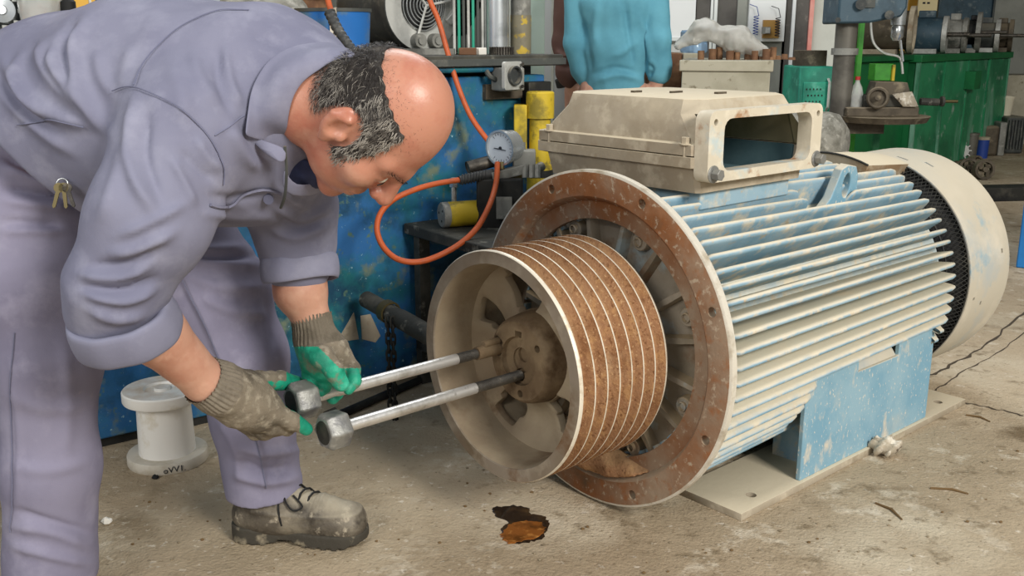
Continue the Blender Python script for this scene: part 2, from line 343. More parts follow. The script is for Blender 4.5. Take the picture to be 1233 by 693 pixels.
# flange ring with eight through holes
prof = [(.0, .357), (.0, .414), (.003, .42), (.019, .42), (.022, .416), (.024, .325), (.05, .31), (.05, .30), (.026, .30), (.022, .345), (.004, .352)]
fl = MB().lathe(prof, 128, FX, mis=[0, 1, 1, 1, 0, 0, 0, 0, 0, 0, 0], closed=True).build('flange', ['flange_rust', 'bare_edge'], motor)
k = MB()
for i in range(8):
    a = polar(.388, 22.5+45*i, -.02); k.cyl(a, (a[0]+.08, a[1], a[2]), .0115, n=20)
cut(fl, k)
# end shield: dished plate, ribs, bosses with bolts
sh = MB().lathe([(.03, .315), (.058, .306), (.066, .29), (.064, .20), (.045, .165), (.02, .15), (.012, .14), (.012, .07)], 96, FX).build('end_shield', 'shield_grey', motor)
rib = MB(); rib.add([(.028, -.14, -.006), (.028, -.14, .006), (.07, -.14, .012), (.07, -.14, -.012), (.04, -.312, -.005), (.04, -.312, .005), (.07, -.312, .012), (.07, -.312, -.012), (.036, -.25, -.007), (.036, -.25, .007), (.08, -.25, .012), (.08, -.25, -.012)],
    [(0, 1, 2, 3), (4, 7, 6, 5), (0, 8, 9, 1), (8, 4, 5, 9), (1, 9, 10, 2), (9, 5, 6, 10), (0, 3, 11, 8), (8, 11, 7, 4), (3, 2, 10, 11), (11, 10, 6, 7)])
ribm = rib.mesh('shield_rib', 'shield_grey', 20)
for i in range(16): share('shield_rib', ribm, motor, (0, 0, AZ), (R(-(11.25+22.5*i)), 0, 0))
bo = MB().lathe([(.10, .020), (.072, .018), (.070, .016), (.070, .0085), (.064, .0085), (.064, .0001)], 16, FX @ Matrix()) 
bo = MB()
F0 = frame((.0, 0, 0), (1, 0, 0))
bo.lathe([(.08, .026), (.044, .022), (.042, .020), (.042, .012), (.036, .0119), (.034, .009), (.042, .008), (.042, .0001)], 18, F0)
bom = bo.mesh('shield_bolt', 'shield_grey')
for i in range(8): share('shield_bolt', bom, motor, polar(.280, 22.5+45*i, 0))
# stator barrel
MB().lathe([(.108, .270), (.108, .300), (1.185, .300), (1.19, .295), (1.19, .0001)], 96, FX).build('stator_barrel', 'motor_blue', motor)
def finmesh(x0, x1):
    rt = lambda x: .398 - .030*(x-.05)/1.13
    mb = MB(); rings = []
    st = [(x0, -.045, .35), (x0+.006, -.012, .8), (x0+.02, 0, 1), (x1-.05, 0, 1), (x1-.022, -.006, .9), (x1, -.028, .5)]
    for x, dr, sc in st:
        r = rt(x)+dr; rb = .292
        rings.append([(x, -rb, -.0085), (x, -(r-.012), -.0068*sc), (x, -(r-.003), -.0056*sc), (x, -r, -.002), (x, -r, .002), (x, -(r-.003), .0056*sc), (x, -(r-.012), .0068*sc), (x, -rb, .0085)])
    return mb.loft(rings).mesh('cooling_fin', 'motor_blue', 50)
fin_full, fin_front, fin_back = finmesh(.045, 1.18), finmesh(.045, .47), finmesh(1.13, 1.175)
fin_box, fin_lug1, fin_lug2, fin_top = finmesh(.60, 1.18), finmesh(.045, .60), finmesh(.80, 1.18), finmesh(.60, .985)
NF = 66; STEP = 360/NF
for i in range(NF):
    a = (i*STEP + 1.75 + 180) % 360 - 180
    ms = [fin_full]; b = 180-a if a > 90 else (-180-a if a < -90 else a)
    if -47 < b < -18.5: ms = [fin_front, fin_back]
    elif 72 <= b: ms = [fin_top]
    elif 56 < a < 67: ms = [fin_lug1, fin_lug2]
    for m_ in ms: share('cooling_fin', m_, motor, (0, 0, AZ), (R(-a), 0, 0))
# cover plate over the top fins behind the box, with a black rubber edge
rg = []
for a in range(69, 114, 4): rg.append([polar(.30, a, 1.0), polar(.384, a, 1.0), polar(.386, a, 1.004), polar(.368, a, 1.256), polar(.30, a, 1.256)])
MB().loft(rg).build('top_cover', 'box_beige', motor)
MB().tube([polar(.387, a, 1.0) for a in range(69, 114, 4)], .0035, 6).build('rubber_edge', 'black_metal', motor)
# fan cowl
prof = [(1.255, .358), (1.255, .362), (1.50, .364), (1.53, .360), (1.545, .345), (1.548, .10), (1.545, .10), (1.541, .342), (1.526, .355), (1.50, .358)]
cw = MB().lathe(prof, 112, FX, closed=True).build('fan_cowl', 'cowl_cream', motor)
k = MB()
for a, x, l in ((77, 1.31, .04), (67, 1.37, .03), (-12, 1.36, .014), (12, 1.47, .014), (-8, 1.30, .010), (100, 1.31, .04)):
    c = polar(.36, a, x); k.box(c, (.012, .03, l), rot=(R(-a), 0, 0))
cut(cw, k)
g = MB()
for i in range(150):
    for sgn in (1, -1):
        a = 360*i/150; g.tube([polar(.296, a, 1.196), polar(.33, a+sgn*6.5, 1.225), polar(.357, a+sgn*11, 1.252)], .0013, 4, cap=False)
for r_, x in ((.357, 1.252), (.31, 1.208)): g.tube([polar(r_, a, x) for a in range(0, 360, 5)], .003, 5, closed=True)
g.build('fan_grille', 'black_metal', motor, kind='stuff')
MB().lathe([(1.215, .285), (1.262, .345), (1.264, .345), (1.217, .28)], 64, FX, closed=True).build('fan_shroud', 'black', motor)
MB().lathe([(1.262, .345), (1.30, .34), (1.30, .0001)], 48, FX).build('fan_disc', 'black', motor)
# feet and base plates
for sg in (1, -1):
    Y = lambda y: y*sg
    pl = MB().span((.195, Y(-.332), 0), (1.394, Y(-.13), .020)).build('base_plate', 'box_beige', motor, bevel=.002)
    bake_needed = MB()
    for hx in (.30, 1.30): bake_needed.cyl((hx, Y(-.285), -.03), (hx, Y(-.285), .05), .014, n=20)
    bpy.context.view_layer.update(); bake(pl); cut(pl, bake_needed)
    ft = MB()
    ft.span((.462, Y(-.322), .020), (1.145, Y(-.308), .315))
    foot = ft.build('foot_side_plate', 'foot_blue', motor)
    cut(foot, MB().span((.715, Y(-.40), .264), (.935, Y(-.25), .34)))
    bev(foot, .0025)
    lip = MB().box((.825, Y(-.292), .284), (.218, .008, .058), rot=(R(-38)*sg, 0, 0))
    lip.build('foot_slot_ledge', 'cowl_cream', motor)
    for gx in (.56, .80, 1.10): MB().span((gx, Y(-.309), .02), (gx+.014, Y(-.17), .20)).build('foot_gusset', 'motor_blue', motor)
# lifting lug
LF = frame((.765, -.152, .683), Vector((0, -.50, .866)).cross(Vector((1, 0, 0))), (1, 0, 0))
lug_poly = [(-.105, -.02), (.115, -.02), (.115, .03), (.075, .045), (.060, .115), (.045, .138), (.0, .146), (-.028, .135), (-.06, .06), (-.105, .02)]
LF = Matrix.Translation((.785, -.172, .668)) @ Matrix(((1, 0, 0, 0), (0, -.10, -.995, 0), (0, .995, -.10, 0), (0, 0, 0, 1)))
lug = MB().prism(lug_poly, LF @ Matrix.Translation((0, 0, -.012)), .026).build('lifting_lug', 'foot_blue', motor)
hole = [(.008+.020*math.cos(R(t*18)), .088+.034*math.sin(R(t*18))) for t in range(20)]
cut(lug, MB().prism(hole, LF @ Matrix.Translation((0, 0, -.06)), .12)); bev(lug, .003)

# terminal box on top
def ring(x0, x1, y0, y1, ch, z): return [(x0+ch, y0, z), (x1-ch, y0, z), (x1, y0+ch, z), (x1, y1-ch, z), (x1-ch, y1, z), (x0+ch, y1, z), (x0, y1-ch, z), (x0, y0+ch, z)]
def rin(x0, x1, y0, y1, ch, z, t): return ring(x0+t, x1-t, y0+t, y1-t, ch, z)
X0, X1, Y0, Y1 = .115, .555, -.208, .305
base = MB()
outer = [ring(X0+.012, X1-.012, Y0+.0, Y1-.02, .01, .800), ring(X0, X1, Y0, Y1-.01, .012, .856), ring(X0-.014, X1+.014, Y0-.008, Y1+.016, .014, .860), ring(X0-.014, X1+.014, Y0-.008, Y1+.016, .014, .8845)]
inner = [ring(X0+.016, X1-.016, Y0+.016, Y1-.016, .01, .8845), ring(X0+.022, X1-.022, Y0+.018, Y1-.03, .01, .815)]
base.loft(outer + inner, cap=False); k_ = len(outer+inner)
base.f.append(tuple(range(7, -1, -1))); base.m.append(0); o_ = 8*(k_-1); base.f.append(tuple(o_+j for j in range(8))); base.m.append(0)
tb = base.build('terminal_box_base', ['box_beige', 'box_inside'], motor)
lid = MB()
outer = [ring(X0-.012, X1+.012, Y0-.006, Y1+.014, .014, .8875), ring(X0-.012, X1+.012, Y0-.006, Y1+.014, .014, .912), ring(X0, X1, Y0, Y1, .014, .915), ring(X0+.012, X1-.008, Y0+.012, Y1-.034, .05, .978), ring(X0+.030, X1-.03, Y0+.030, Y1-.042, .04, 1.010), ring(X0+.036, X1-.036, Y0+.036, Y1-.048, .04, 1.0125)]
inner = [ring(X0+.05, X1-.05, Y0+.05, Y1-.08, .03, 1.000), ring(X0+.018, X1-.018, Y0+.020, Y1-.05, .03, .97), ring(X0+.016, X1-.016, Y0+.016, Y1-.016, .01, .8875)]
lid.loft(outer, cap=False); lid.f.append(tuple(len(lid.v)-8+j for j in range(8))); lid.m.append(0)
b0 = len(lid.v); lid.loft(inner, cap=False, mi=1); lid.f.append(tuple(b0+j for j in range(8))); lid.m.append(1)
lid.f += [(j, (j+1) % 8, b0+16+(j+1) % 8, b0+16+j) for j in range(8)]; lid.m += [0]*8
tl = lid.build('terminal_box_lid', ['box_beige', 'box_inside_beige'], motor)
for q in (tb, tl): cut(q, MB().span((.150, -.30, .846), (.528, -.15, .978)))
def inside(o_, mi):
    for p in o_.data.polygons:
        c = p.center; n = p.normal
        if X0+.01 < c.x < X1-.01 and Y0+.01 < c.y < Y1-.01 and ((Vector(((X0+X1)/2, .03, .9)) - c).dot(n) > 0) and .81 < c.z < 1.005: p.material_index = mi
inside(tb, 1); inside(tl, 1)
bev(tb, .002, 1); bev(tl, .003, 1)
FF = Matrix(((1, 0, 0, 0), (0, 0, 1, 0), (0, 1, 0, 0), (0, 0, 0, 1)))     # x, z plane, extruded along y
fo, fi = rrect(.107, .562, .829, .990, .022), rrect(.162, .516, .852, .971, .026)
fr = MB(); n_ = len(fo)
vs = [(x, -.246, z) for x, z in fo] + [(x, -.246, z) for x, z in fi] + [(x, -.207, z) for x, z in fo] + [(x, -.207, z) for x, z in fi]
fs = []
for j in range(n_):
    q = (j+1) % n_; fs += [(j, q, n_+q, n_+j), (2*n_+j, 3*n_+j, 3*n_+q, 2*n_+q), (j, 2*n_+j, 2*n_+q, q), (n_+j, n_+q, 3*n_+q, 3*n_+j)]
fr.add(vs, fs); frm = fr.build('cable_entry_frame', 'frame_beige', motor)
k = MB()
for hx, hz in ((.130, .965), (.542, .965)): k.cyl((hx, -.29, hz), (hx, -.2, hz), .0075, n=14)
cut(frm, k); bev(frm, .002)
def hexbolt(par, at, d, r, ln, m='steel_dark', wr=1.5):
    F = frame(at, d); mb = MB().lathe([(0, 1e-4), (0, r*wr), (.003, r*wr), (.003, r*.9)], 18, F); mb.prism(hexa(r), F @ Matrix.Translation((0, 0, .003)), ln); mb.cyl(F @ Vector((0, 0, -.03)), F @ Vector((0, 0, .001)), r*.5, n=10)
    return mb
for q in ((.128, .849), (.545, .852)):
    mb = hexbolt(motor, (q[0], -.246, q[1]), (0, -1, 0), .0135, .020); mb.build('frame_bolt', 'hex_steel', motor, bevel=.001)
for q in ((.095, -.18), (.095, .27), (.575, -.2), (.575, .27)):
    hexbolt(motor, (q[0]+(.012 if q[0] < .3 else -.012), q[1], .912), (0, 0, 1), .010, .014).build('lid_bolt', 'box_beige', motor)
for q in ((.25, .10, .03, .012), (.31, .02, .045, .006), (.36, -.08, .035, .012)):
    MB().box((q[0], q[1], 1.0150), (q[2], q[3], .005)).build('lid_rivet_plate', 'machine_brown', motor)
MB().cyl((.30, .12, .815), (.30, .12, .84), .012, n=12).build('terminal_post', 'machine_brown', motor)
MB().span((.16, -.19, .755), (.52, .19, .812)).build('terminal_box_saddle', 'motor_blue', motor, bevel=.004)

# ---------------------------------------------------------------- belt pulley
pul = thing('belt_pulley', 'large rusty seven groove belt pulley with worn bright ridges on motor shaft', 'pulley', lw(-.307, 0, 0), PSI)
FXP = Matrix(((0, 0, 1, 0), (1, 0, 0, 0), (0, 1, 0, AZ), (0, 0, 0, 1)))
p_, mi_ = [(0.0, .2375), (0.0, .2655)], [0]
p_.append((.003, .268)); mi_.append(2)
x = .003; pitch = (.281-.006-.009)/7; p_.append((.009, .268)); mi_.append(2); x = .009
for i in range(7):
    q = [(x+.007, .250), (x+.013, .247), (x+pitch-.016, .247), (x+pitch-.009, .250), (x+pitch-.0035, .2675), (x+pitch, .2675)]
    p_ += q; mi_ += [1, 1, 1, 1, 1, 2]; x += pitch
p_ += [(.281, .264), (.281, .228), (.22, .224)]; mi_ += [0, 0, 0]
p_ += [(.18, .222), (.05, .232), (.004, .236)]; mi_ += [3, 3, 3]
MB().lathe(p_, 144, FXP, mis=mi_+[0], closed=True).build('pulley_rim', ['pulley_rim', 'pulley_rust', 'ridge_bright', 'pulley_inner'], pul, smooth=50)
# web with four windows between broad arms
web = MB(); NA, NR = 96, 8
wins = [(106, 20), (-52, 16), (-122, 13), (160, 12)]
def wopen(a, r):
    for c_, hw in wins:
        d = abs((a-c_+180) % 360-180)
        if d < hw*(1-.25*abs(r-.165)/.05) and .118 < r < .212: return True
    return False
rs = [.095, .112, .125, .145, .165, .185, .205, .215, .235]
def webx(a, r, side):
    t = (r-.095)/.14; b = .105 + .03*math.sin(math.pi*min(max(t, 0), 1)) + .012*math.cos(R(4*(a-3)))*math.sin(math.pi*t)
    return b + (.030 if side else 0)
vid = {}
def wv(i, j, s):
    i %= NA
    if (i, j, s) not in vid:
        a = 360*i/NA; pt = polar(rs[j], a, webx(a, rs[j], s)); vid[(i, j, s)] = len(web.v); web.v.append(pt)
    return vid[(i, j, s)]
cells = {(i, j): not wopen(360*(i+.5)/NA, (rs[j]+rs[j+1])/2) for i in range(NA) for j in range(NR)}
for (i, j), ok in cells.items():
    if not ok: continue
    for s in (0, 1):
        q = [wv(i, j, s), wv(i+1, j, s), wv(i+1, j+1, s), wv(i, j+1, s)]; web.f.append(tuple(q)); web.m.append(0)
    for di, dj, e in ((1, 0, ((1, 0), (1, 1))), (-1, 0, ((0, 0), (0, 1))), (0, 1, ((0, 1), (1, 1))), (0, -1, ((0, 0), (1, 0)))):
        nb = cells.get(((i+di) % NA, j+dj), True if not 0 <= j+dj < NR else None)
        if nb is False:
            (a0, b0), (a1, b1) = e
            web.f.append((wv(i+a0, j+b0, 0), wv(i+a1, j+b1, 0), wv(i+a1, j+b1, 1), wv(i+a0, j+b0, 1))); web.m.append(0)
wo = web.build('pulley_web', 'pulley_inner', pul, smooth=60)
wo.modifiers.new('sub', 'SUBSURF').levels = 1; wo.modifiers['sub'].render_levels = 1
hb = MB().lathe([(.265, .10), (.14, .112), (.085, .104), (.072, .100), (.066, .093), (.066, .058), (.078, .056), (.078, .030), (.083, .030), (.083, .0001)], 56, FXP).build('hub', 'hub_brown', pul)
k = MB()
for y, z in ((.072, .440), (.006, .388)): k.cyl((.0, y, z), (.12, y, z), .0155, n=18)
k.cyl((.0, .0, AZ+.012), (.10, 0, AZ+.012), .018, n=18); k.box((.06, -.0, AZ+.062), (.06, .022, .02))
for a in (35, 155, 275): k.cyl(polar(.078, a, .02), polar(.078, a, .10), .009, n=12)
cut(hb, k)
MB().lathe([(.09, .0001), (.09, .046), (.34, .048), (.34, .0001)], 28, FXP).build('shaft_stub', 'hub_brown', motor).location = (-.307, 0, 0)

# ---------------------------------------------------------------- long puller bolts
def long_bolt(label, end, head, r, hr, hl, tilt):
    e, hd = Vector(lw(*end)), Vector(lw(*head)); d = (e-hd).normalized()
    t = thing('long_bolt', label, 'bolt', hd, 0, None); L_ = (e-hd).length; Z = Vector((0, 0, 0))
    MB().cyl(Z, d*(L_-.13), r, n=22).build('bolt_shank', 'steel', t)
    pr = [(0, r*.93)]; x = 0; n = 46
    for i in range(n): pr += [(.002+i*.135/n, r*.84), (.002+(i+.5)*.135/n, r*.97)]
    pr += [(.137, r*.8), (.139, 1e-4)]
    MB().lathe(pr, 18, frame(d*(L_-.13), d)).build('threaded_end', 'steel_dark', t, smooth=20, label='dark threaded tip')
    hx = MB(); F = frame(-d*hl, d, Vector((0, 0, 1)).cross(d)) @ Matrix.Rotation(R(tilt), 4, 'Z')
    pr = lambda q, z: [F @ Vector((q*x_, q*y_, z)) for x_, y_ in hexa(hr)]
    hx.loft([pr(.86, 0), pr(1, .008), pr(1, hl-.006), pr(.9, hl)])
    hx.build('hex_head', 'hex_steel', t, bevel=.0025)
    MB().lathe([(0, .0001), (0, hr*.62), (-.0015, hr*.6), (-.0015, .0001)], 24, frame(-d*hl, d)).build('head_mark_disc', 'black_metal', t)
    return t
b_up = long_bolt('upper bright steel puller bolt with large hex head held in gloved fingers', (-.235, .072, .440), (-.735, .072, .440), .0125, .040, .050, 12)
b_lo = long_bolt('lower bright steel puller bolt with large hex head hanging free below the glove', (-.235, .006, .388), (-.705, .004, .388), .0125, .040, .050, -5)
# ---------------------------------------------------------------- signed distance toolkit for bodies and clothes
def v3(p): return np.array(p, np.float32)
def sd_cone(p, a, b, ra, rb, w_=None, sq=1.0):
    """tapered capsule; optional stretch: distances along w_ are divided by sq"""
    a, b = v3(a), v3(b); q = p - a
    ba = b - a
    if w_ is not None:
        w_ = v3(w_)/np.linalg.norm(w_); q = q + (1/sq-1)*(q@w_)[:, None]*w_; ba = ba + (1/sq-1)*(ba@w_)*w_
    L2 = float(ba@ba)+1e-12; t = np.clip((q@ba)/L2, 0, 1)
    return np.linalg.norm(q - t[:, None]*ba, axis=1) - (ra + (rb-ra)*t)
def sd_ell(p, c, r, M=None):
    q = p - v3(c)
    if M is not None: q = q @ np.array(M, np.float32).T       # rows of M are the local axes
    r = v3(r); k0 = np.linalg.norm(q/r, axis=1); k1 = np.linalg.norm(q/(r*r), axis=1)+1e-9
    return k0*(k0-1)/k1
def smin(a, b, k):
    h = np.clip(.5+.5*(b-a)/k, 0, 1); return b + (a-b)*h - k*h*(1-h)
def smax(a, b, k): return -smin(-a, -b, k)
def chain(p, pts, rads, k=.02, w_=None, sq=1.0):
    d = None
    for i in range(len(pts)-1):
        e = sd_cone(p, pts[i], pts[i+1], rads[i], rads[i+1], w_, sq); d = e if d is None else np.minimum(d, e) if k == 0 else smin(d, e, k)
    return d
def surface(f, lo, hi, h):
    """surface nets over a sparse set of blocks -> verts, quads"""
    lo = np.array(lo, float); B = 8
    n = np.ceil((np.array(hi)-lo)/h/B).astype(int)*B
    V = np.full(n+1, 1.0, np.float32); nb = n//B
    bi = np.stack(np.meshgrid(*[np.arange(k) for k in nb], indexing='ij'), -1).reshape(-1, 3)
    cen = (lo + (bi*B + B/2)*h).astype(np.float32); dc = f(cen)
    rad = B*h*.87
    near = np.abs(dc) < rad*1.6 + .006
    for b in bi[(dc < 0) & ~near]: V[b[0]*B:b[0]*B+B+1, b[1]*B:b[1]*B+B+1, b[2]*B:b[2]*B+B+1] = -1
    loc = np.stack(np.meshgrid(*[np.arange(B+1)]*3, indexing='ij'), -1).reshape(-1, 3)
    nbk = bi[near]
    for c0 in range(0, len(nbk), 400):
        bb = nbk[c0:c0+400]; idx = (bb[:, None, :]*B + loc[None]).reshape(-1, 3)
        d = f((lo + idx*h).astype(np.float32)); V[idx[:, 0], idx[:, 1], idx[:, 2]] = d
    S = V < 0
    cnt = np.zeros(n, np.int8)
    for dx in (0, 1):
        for dy in (0, 1):
            for dz in (0, 1): cnt += S[dx:n[0]+dx, dy:n[1]+dy, dz:n[2]+dz]
    mixd = (cnt > 0) & (cnt < 8); ci = np.argwhere(mixd); vid = np.full(n, -1, np.int64); vid[mixd] = np.arange(len(ci))
    acc = np.zeros((len(ci), 3)); num = np.zeros(len(ci))
    cs = [(0, 0, 0), (1, 0, 0), (0, 1, 0), (1, 1, 0), (0, 0, 1), (1, 0, 1), (0, 1, 1), (1, 1, 1)]
    for a in range(8):
        for b in range(a+1, 8):
            A_, B_ = np.array(cs[a]), np.array(cs[b])
            if np.abs(A_-B_).sum() != 1: continue
            va = V[tuple((ci+A_).T)]; vb = V[tuple((ci+B_).T)]; m = (va < 0) != (vb < 0)
            t = va[m]/(va[m]-vb[m]); acc[m] += A_ + t[:, None]*(B_-A_); num[m] += 1
    verts = lo + (ci + acc/num[:, None])*h
    quads = []
    for axis in range(3):
        e = [0, 0, 0]; e[axis] = 1
        a, b = [(1, 2), (2, 0), (0, 1)][axis]
        S0 = S[:n[0], :n[1], :n[2]]; S1 = S[e[0]:n[0]+e[0], e[1]:n[1]+e[1], e[2]:n[2]+e[2]]
        q = np.argwhere(S0 != S1); q = q[(q[:, a] > 0) & (q[:, b] > 0)]
        ea = np.zeros(3, int); ea[a] = 1; eb = np.zeros(3, int); eb[b] = 1
        c00, c10, c11, c01 = [vid[tuple(x.T)] for x in (q, q-ea, q-ea-eb, q-eb)]
        s0 = S0[tuple(q.T)]; Q = np.stack([c00, c10, c11, c01], 1); Q[~s0] = Q[~s0][:, ::-1]
        quads.append(Q[(Q >= 0).all(1)])
    return verts, np.concatenate(quads)
def normals(f, V, e=.003):
    V = V.astype(np.float32); g = np.stack([f(V+np.array(d, np.float32)*e) - f(V-np.array(d, np.float32)*e) for d in ((1, 0, 0), (0, 1, 0), (0, 0, 1))], 1)
    return g/(np.linalg.norm(g, axis=1)[:, None]+1e-9)
def relax(V, Q, it=2, lam=.5):
    for _ in range(it):
        acc = np.zeros_like(V); c = np.zeros(len(V))
        for i in range(4):
            for j in ((i+1) % 4, (i-1) % 4): np.add.at(acc, Q[:, i], V[Q[:, j]]); np.add.at(c, Q[:, i], 1)
        c[c == 0] = 1
        V = V*(1-lam) + lam*acc/c[:, None]
    return V
def npmesh(name, V, Q, ms, parent=None, mi=None, label=None):
    me = bpy.data.meshes.new(name); me.vertices.add(len(V)); me.vertices.foreach_set('co', V.astype(np.float32).ravel())
    me.loops.add(Q.size); me.loops.foreach_set('vertex_index', Q.astype(np.int32).ravel()); me.polygons.add(len(Q))
    me.polygons.foreach_set('loop_start', np.arange(0, Q.size, Q.shape[1], dtype=np.int32))
    for m_ in (ms if isinstance(ms, (list, tuple)) else [ms]): me.materials.append(MATS[m_])
    if mi is not None: me.polygons.foreach_set('material_index', mi.astype(np.int32))
    me.polygons.foreach_set('use_smooth', np.ones(len(Q), bool)); me.update(calc_edges=True); me.validate()
    o = bpy.data.objects.new(name, me); C.objects.link(o); o.parent = parent
    if label: o['label'] = label
    return o
def segdist(X, Y, pl):
    best = np.full(X.shape, 1e9); 
    for (x0, y0), (x1, y1) in zip(pl[:-1], pl[1:]):
        dx, dy = x1-x0, y1-y0; t = np.clip(((X-x0)*dx+(Y-y0)*dy)/(dx*dx+dy*dy+1e-9), 0, 1)
        best = np.minimum(best, np.hypot(X-x0-t*dx, Y-y0-t*dy))
    return best
def taperline(X, Y, pl, wd):
    """ridge profile along a polyline that fades at both ends"""
    pl = smoothpts(pl, 5); L_ = np.cumsum([0]+[np.hypot(*(np.array(b)-np.array(a))) for a, b in zip(pl[:-1], pl[1:])]); best = np.full(X.shape, 1e9); T = np.zeros(X.shape)
    for i in range(len(pl)-1):
        (x0, y0), (x1, y1) = pl[i], pl[i+1]; dx, dy = x1-x0, y1-y0; t = np.clip(((X-x0)*dx+(Y-y0)*dy)/(dx*dx+dy*dy+1e-9), 0, 1)
        d = np.hypot(X-x0-t*dx, Y-y0-t*dy); m = d < best; best = np.where(m, d, best); T = np.where(m, (L_[i]+t*(L_[i+1]-L_[i]))/L_[-1], T)
    return np.exp(-(best/wd)**2)*np.clip(np.minimum(T, 1-T)*4+.15, 0, 1)
def hit(f, px, py, d0=1.0, d1=3.2):
    """first point of a surface along a camera ray"""
    r = ray(px, py); d = d0; o_ = np.array([0, 0, CAMH])
    for _ in range(160):
        v = float(f((o_+r*d)[None].astype(np.float32))[0])
        if v < .0006: break
        d += max(v*.6, .0008)
        if d > d1: break
    return o_ + r*d
# ---------------------------------------------------------------- the bending worker
def pc(px, py, d, rp): return P(px, py, d), rp*d/FPX
def pchain(rows):
    q = [pc(*r_) for r_ in rows]; return [a for a, b in q], [b for a, b in q]
CR, CU, CF = np.array([1, 0, 0]), np.array([0, _s, _c]), np.array([0, _c, -_s])      # camera right, up, forward as world directions
def imgdir(x, y, z=0): v = CR*x - CU*y + CF*z; return v/np.linalg.norm(v)
TR = pchain([(20, 178, 2.03, 122), (110, 150, 1.95, 122), (200, 133, 1.88, 128), (285, 136, 1.83, 124), (338, 112, 1.80, 92), (385, 112, 1.75, 52)])
SHW = P(350, 200, 1.95) - P(212, 165, 1.64)
ARM_N = pchain([(225, 160, 1.66, 82), (180, 262, 1.62, 70), (140, 345, 1.64, 57), (133, 372, 1.665, 46), (148, 388, 1.680, 47)])
ARM_F = pchain([(335, 185, 1.95, 66), (352, 250, 1.98, 52), (359, 295, 2.0, 43), (360, 320, 2.0, 38)])
FORE_N = pchain([(215, 165, 1.65, 45), (168, 352, 1.685, 30), (188, 402, 1.715, 36), (246, 458, 1.81, 25), (285, 476, 1.885, 18), (310, 490, 1.91, 10)])
FORE_F = pchain([(345, 195, 1.95, 40), (356, 300, 2.0, 33), (362, 350, 2.01, 31), (375, 384, 2.02, 21), (384, 415, 2.02, 14), (390, 430, 2.03, 10)])

# head frame: U crown, F face, Rr right ear
U0, F0_, = np.array([.940, 0, .342]), np.array([.342, 0, -.940])
th = R(20); HU = math.cos(th)*U0 + math.sin(th)*np.array([0, -1, 0]); HR = math.cos(th)*np.array([0, -1, 0]) - math.sin(th)*U0; HF = F0_
HS = 1.12
HO = P(408, 158, 1.60) - HR*.083*HS
HM = np.stack([HR, HU, HF])
def hloc(V): return ((np.asarray(V, float) - HO) @ HM.T)/HS
def hw(r, u, f): return HO + (HR*r + HU*u + HF*f)*HS
def head_sd(p):
    q = ((p - v3(HO)) @ HM.T.astype(np.float32))/HS; q = q.copy(); sx = np.sign(q[:, 0]); qa = q.copy(); qa[:, 0] = np.abs(qa[:, 0])
    d = sd_ell(q, (0, .046, .001), (.078, .101, .092))
    d = smin(d, sd_ell(q, (0, -.002, -.042), (.066, .075, .052)), .03)
    d = smin(d, sd_ell(q, (0, -.005, .032), (.064, .085, .066)), .03)
    d = smin(d, sd_ell(q, (0, -.060, .035), (.055, .050, .058)), .03)
    d = smin(d, sd_ell(q, (0, -.098, .075), (.024, .020, .020)), .02)
    d = smin(d, sd_cone(qa, (.004, .030, .092), (.050, .036, .068), .013, .012), .015)
    d = smin(d, sd_ell(qa, (.048, -.012, .062), (.026, .024, .026)), .025)
    d = smax(d, -sd_ell(qa, (.033, .010, .102), (.020, .014, .016)), .012)
    d = smin(d, sd_ell(qa, (.033, .010, .080), (.016, .013, .014)), .004)
    d = smin(d, sd_cone(qa, (.014, .012, .096), (.05, .013, .084), .002, .002), .004)
    d = smin(d, sd_cone(q, (0, .022, .096), (0, -.018, .120), .010, .0145), .010)
    d = smin(d, sd_ell(qa, (.013, -.022, .108), (.010, .010, .011)), .006)
    d = smin(d, sd_ell(q, (0, -.052, .094), (.026, .008, .010)), .006)
    d = smin(d, sd_ell(q, (0, -.066, .092), (.022, .009, .010)), .006)
    # ears
    e = sd_ell(qa, (.082, .004, -.010), (.012, .035, .022), np.array([[.92, 0, .38], [0, 1, 0], [-.38, 0, .92]]) @ np.array([[1, 0, 0], [0, .97, -.24], [0, .24, .97]]))
    e = smax(e, -sd_ell(qa, (.097, .004, -.003), (.014, .021, .0125)), .005)
    e = smin(e, sd_cone(qa, (.089, .026, -.008), (.090, .008, -.028), .0055, .0055), .004)
    e = smin(e, sd_ell(qa, (.079, -.028, -.002), (.007, .011, .010)), .006)
    e = smin(e, sd_ell(qa, (.082, -.002, .010), (.006, .009, .006)), .004)
    d = smin(d, e, .007)
    return d*HS
NECK = ([hw(0, -.02, -.035), hw(0, -.075, -.05), P(362, 122, 1.79)], [.066*HS, .064*HS, .075])
def body_sd(p):
    d = smin(head_sd(p), chain(p, *NECK), .02)
    d = smin(d, chain(p, TR[0][1:5], [r_*.72 for r_ in TR[1][1:5]], .05, SHW, 1.15), .05)
    d = smin(d, chain(p, *FORE_N, .015), .03)
    return smin(d, chain(p, *FORE_F, .015), .03)
HEM_N = imgdir(.74, -.67); HEM_P = P(58, 174, 2.0)
def jacket_sd(p):
    d = chain(p, *TR, .05, SHW, 1.15)
    # loose front hanging below the chest
    d = smin(d, sd_cone(p, P(250, 205, 1.86), P(325, 205, 1.86), .085, .075), .06)
    d = np.maximum(d, (v3(HEM_P) - p) @ v3(HEM_N))
    d = smin(d, chain(p, *ARM_N, .03), .035)
    d = smin(d, chain(p, *ARM_F, .03), .03)
    d = smax(d, -chain(p, [P(372, 118, 1.77), P(420, 128, 1.70)], [.075, .11]), .012)      # neck opening
    return d
LEG_N = pchain([(20, 205, 2.03, 116), (18, 250, 2.0, 108), (38, 335, 1.98, 84), (58, 430, 1.97, 58), (60, 560, 2.03, 53), (62, 712, 2.1, 52)])
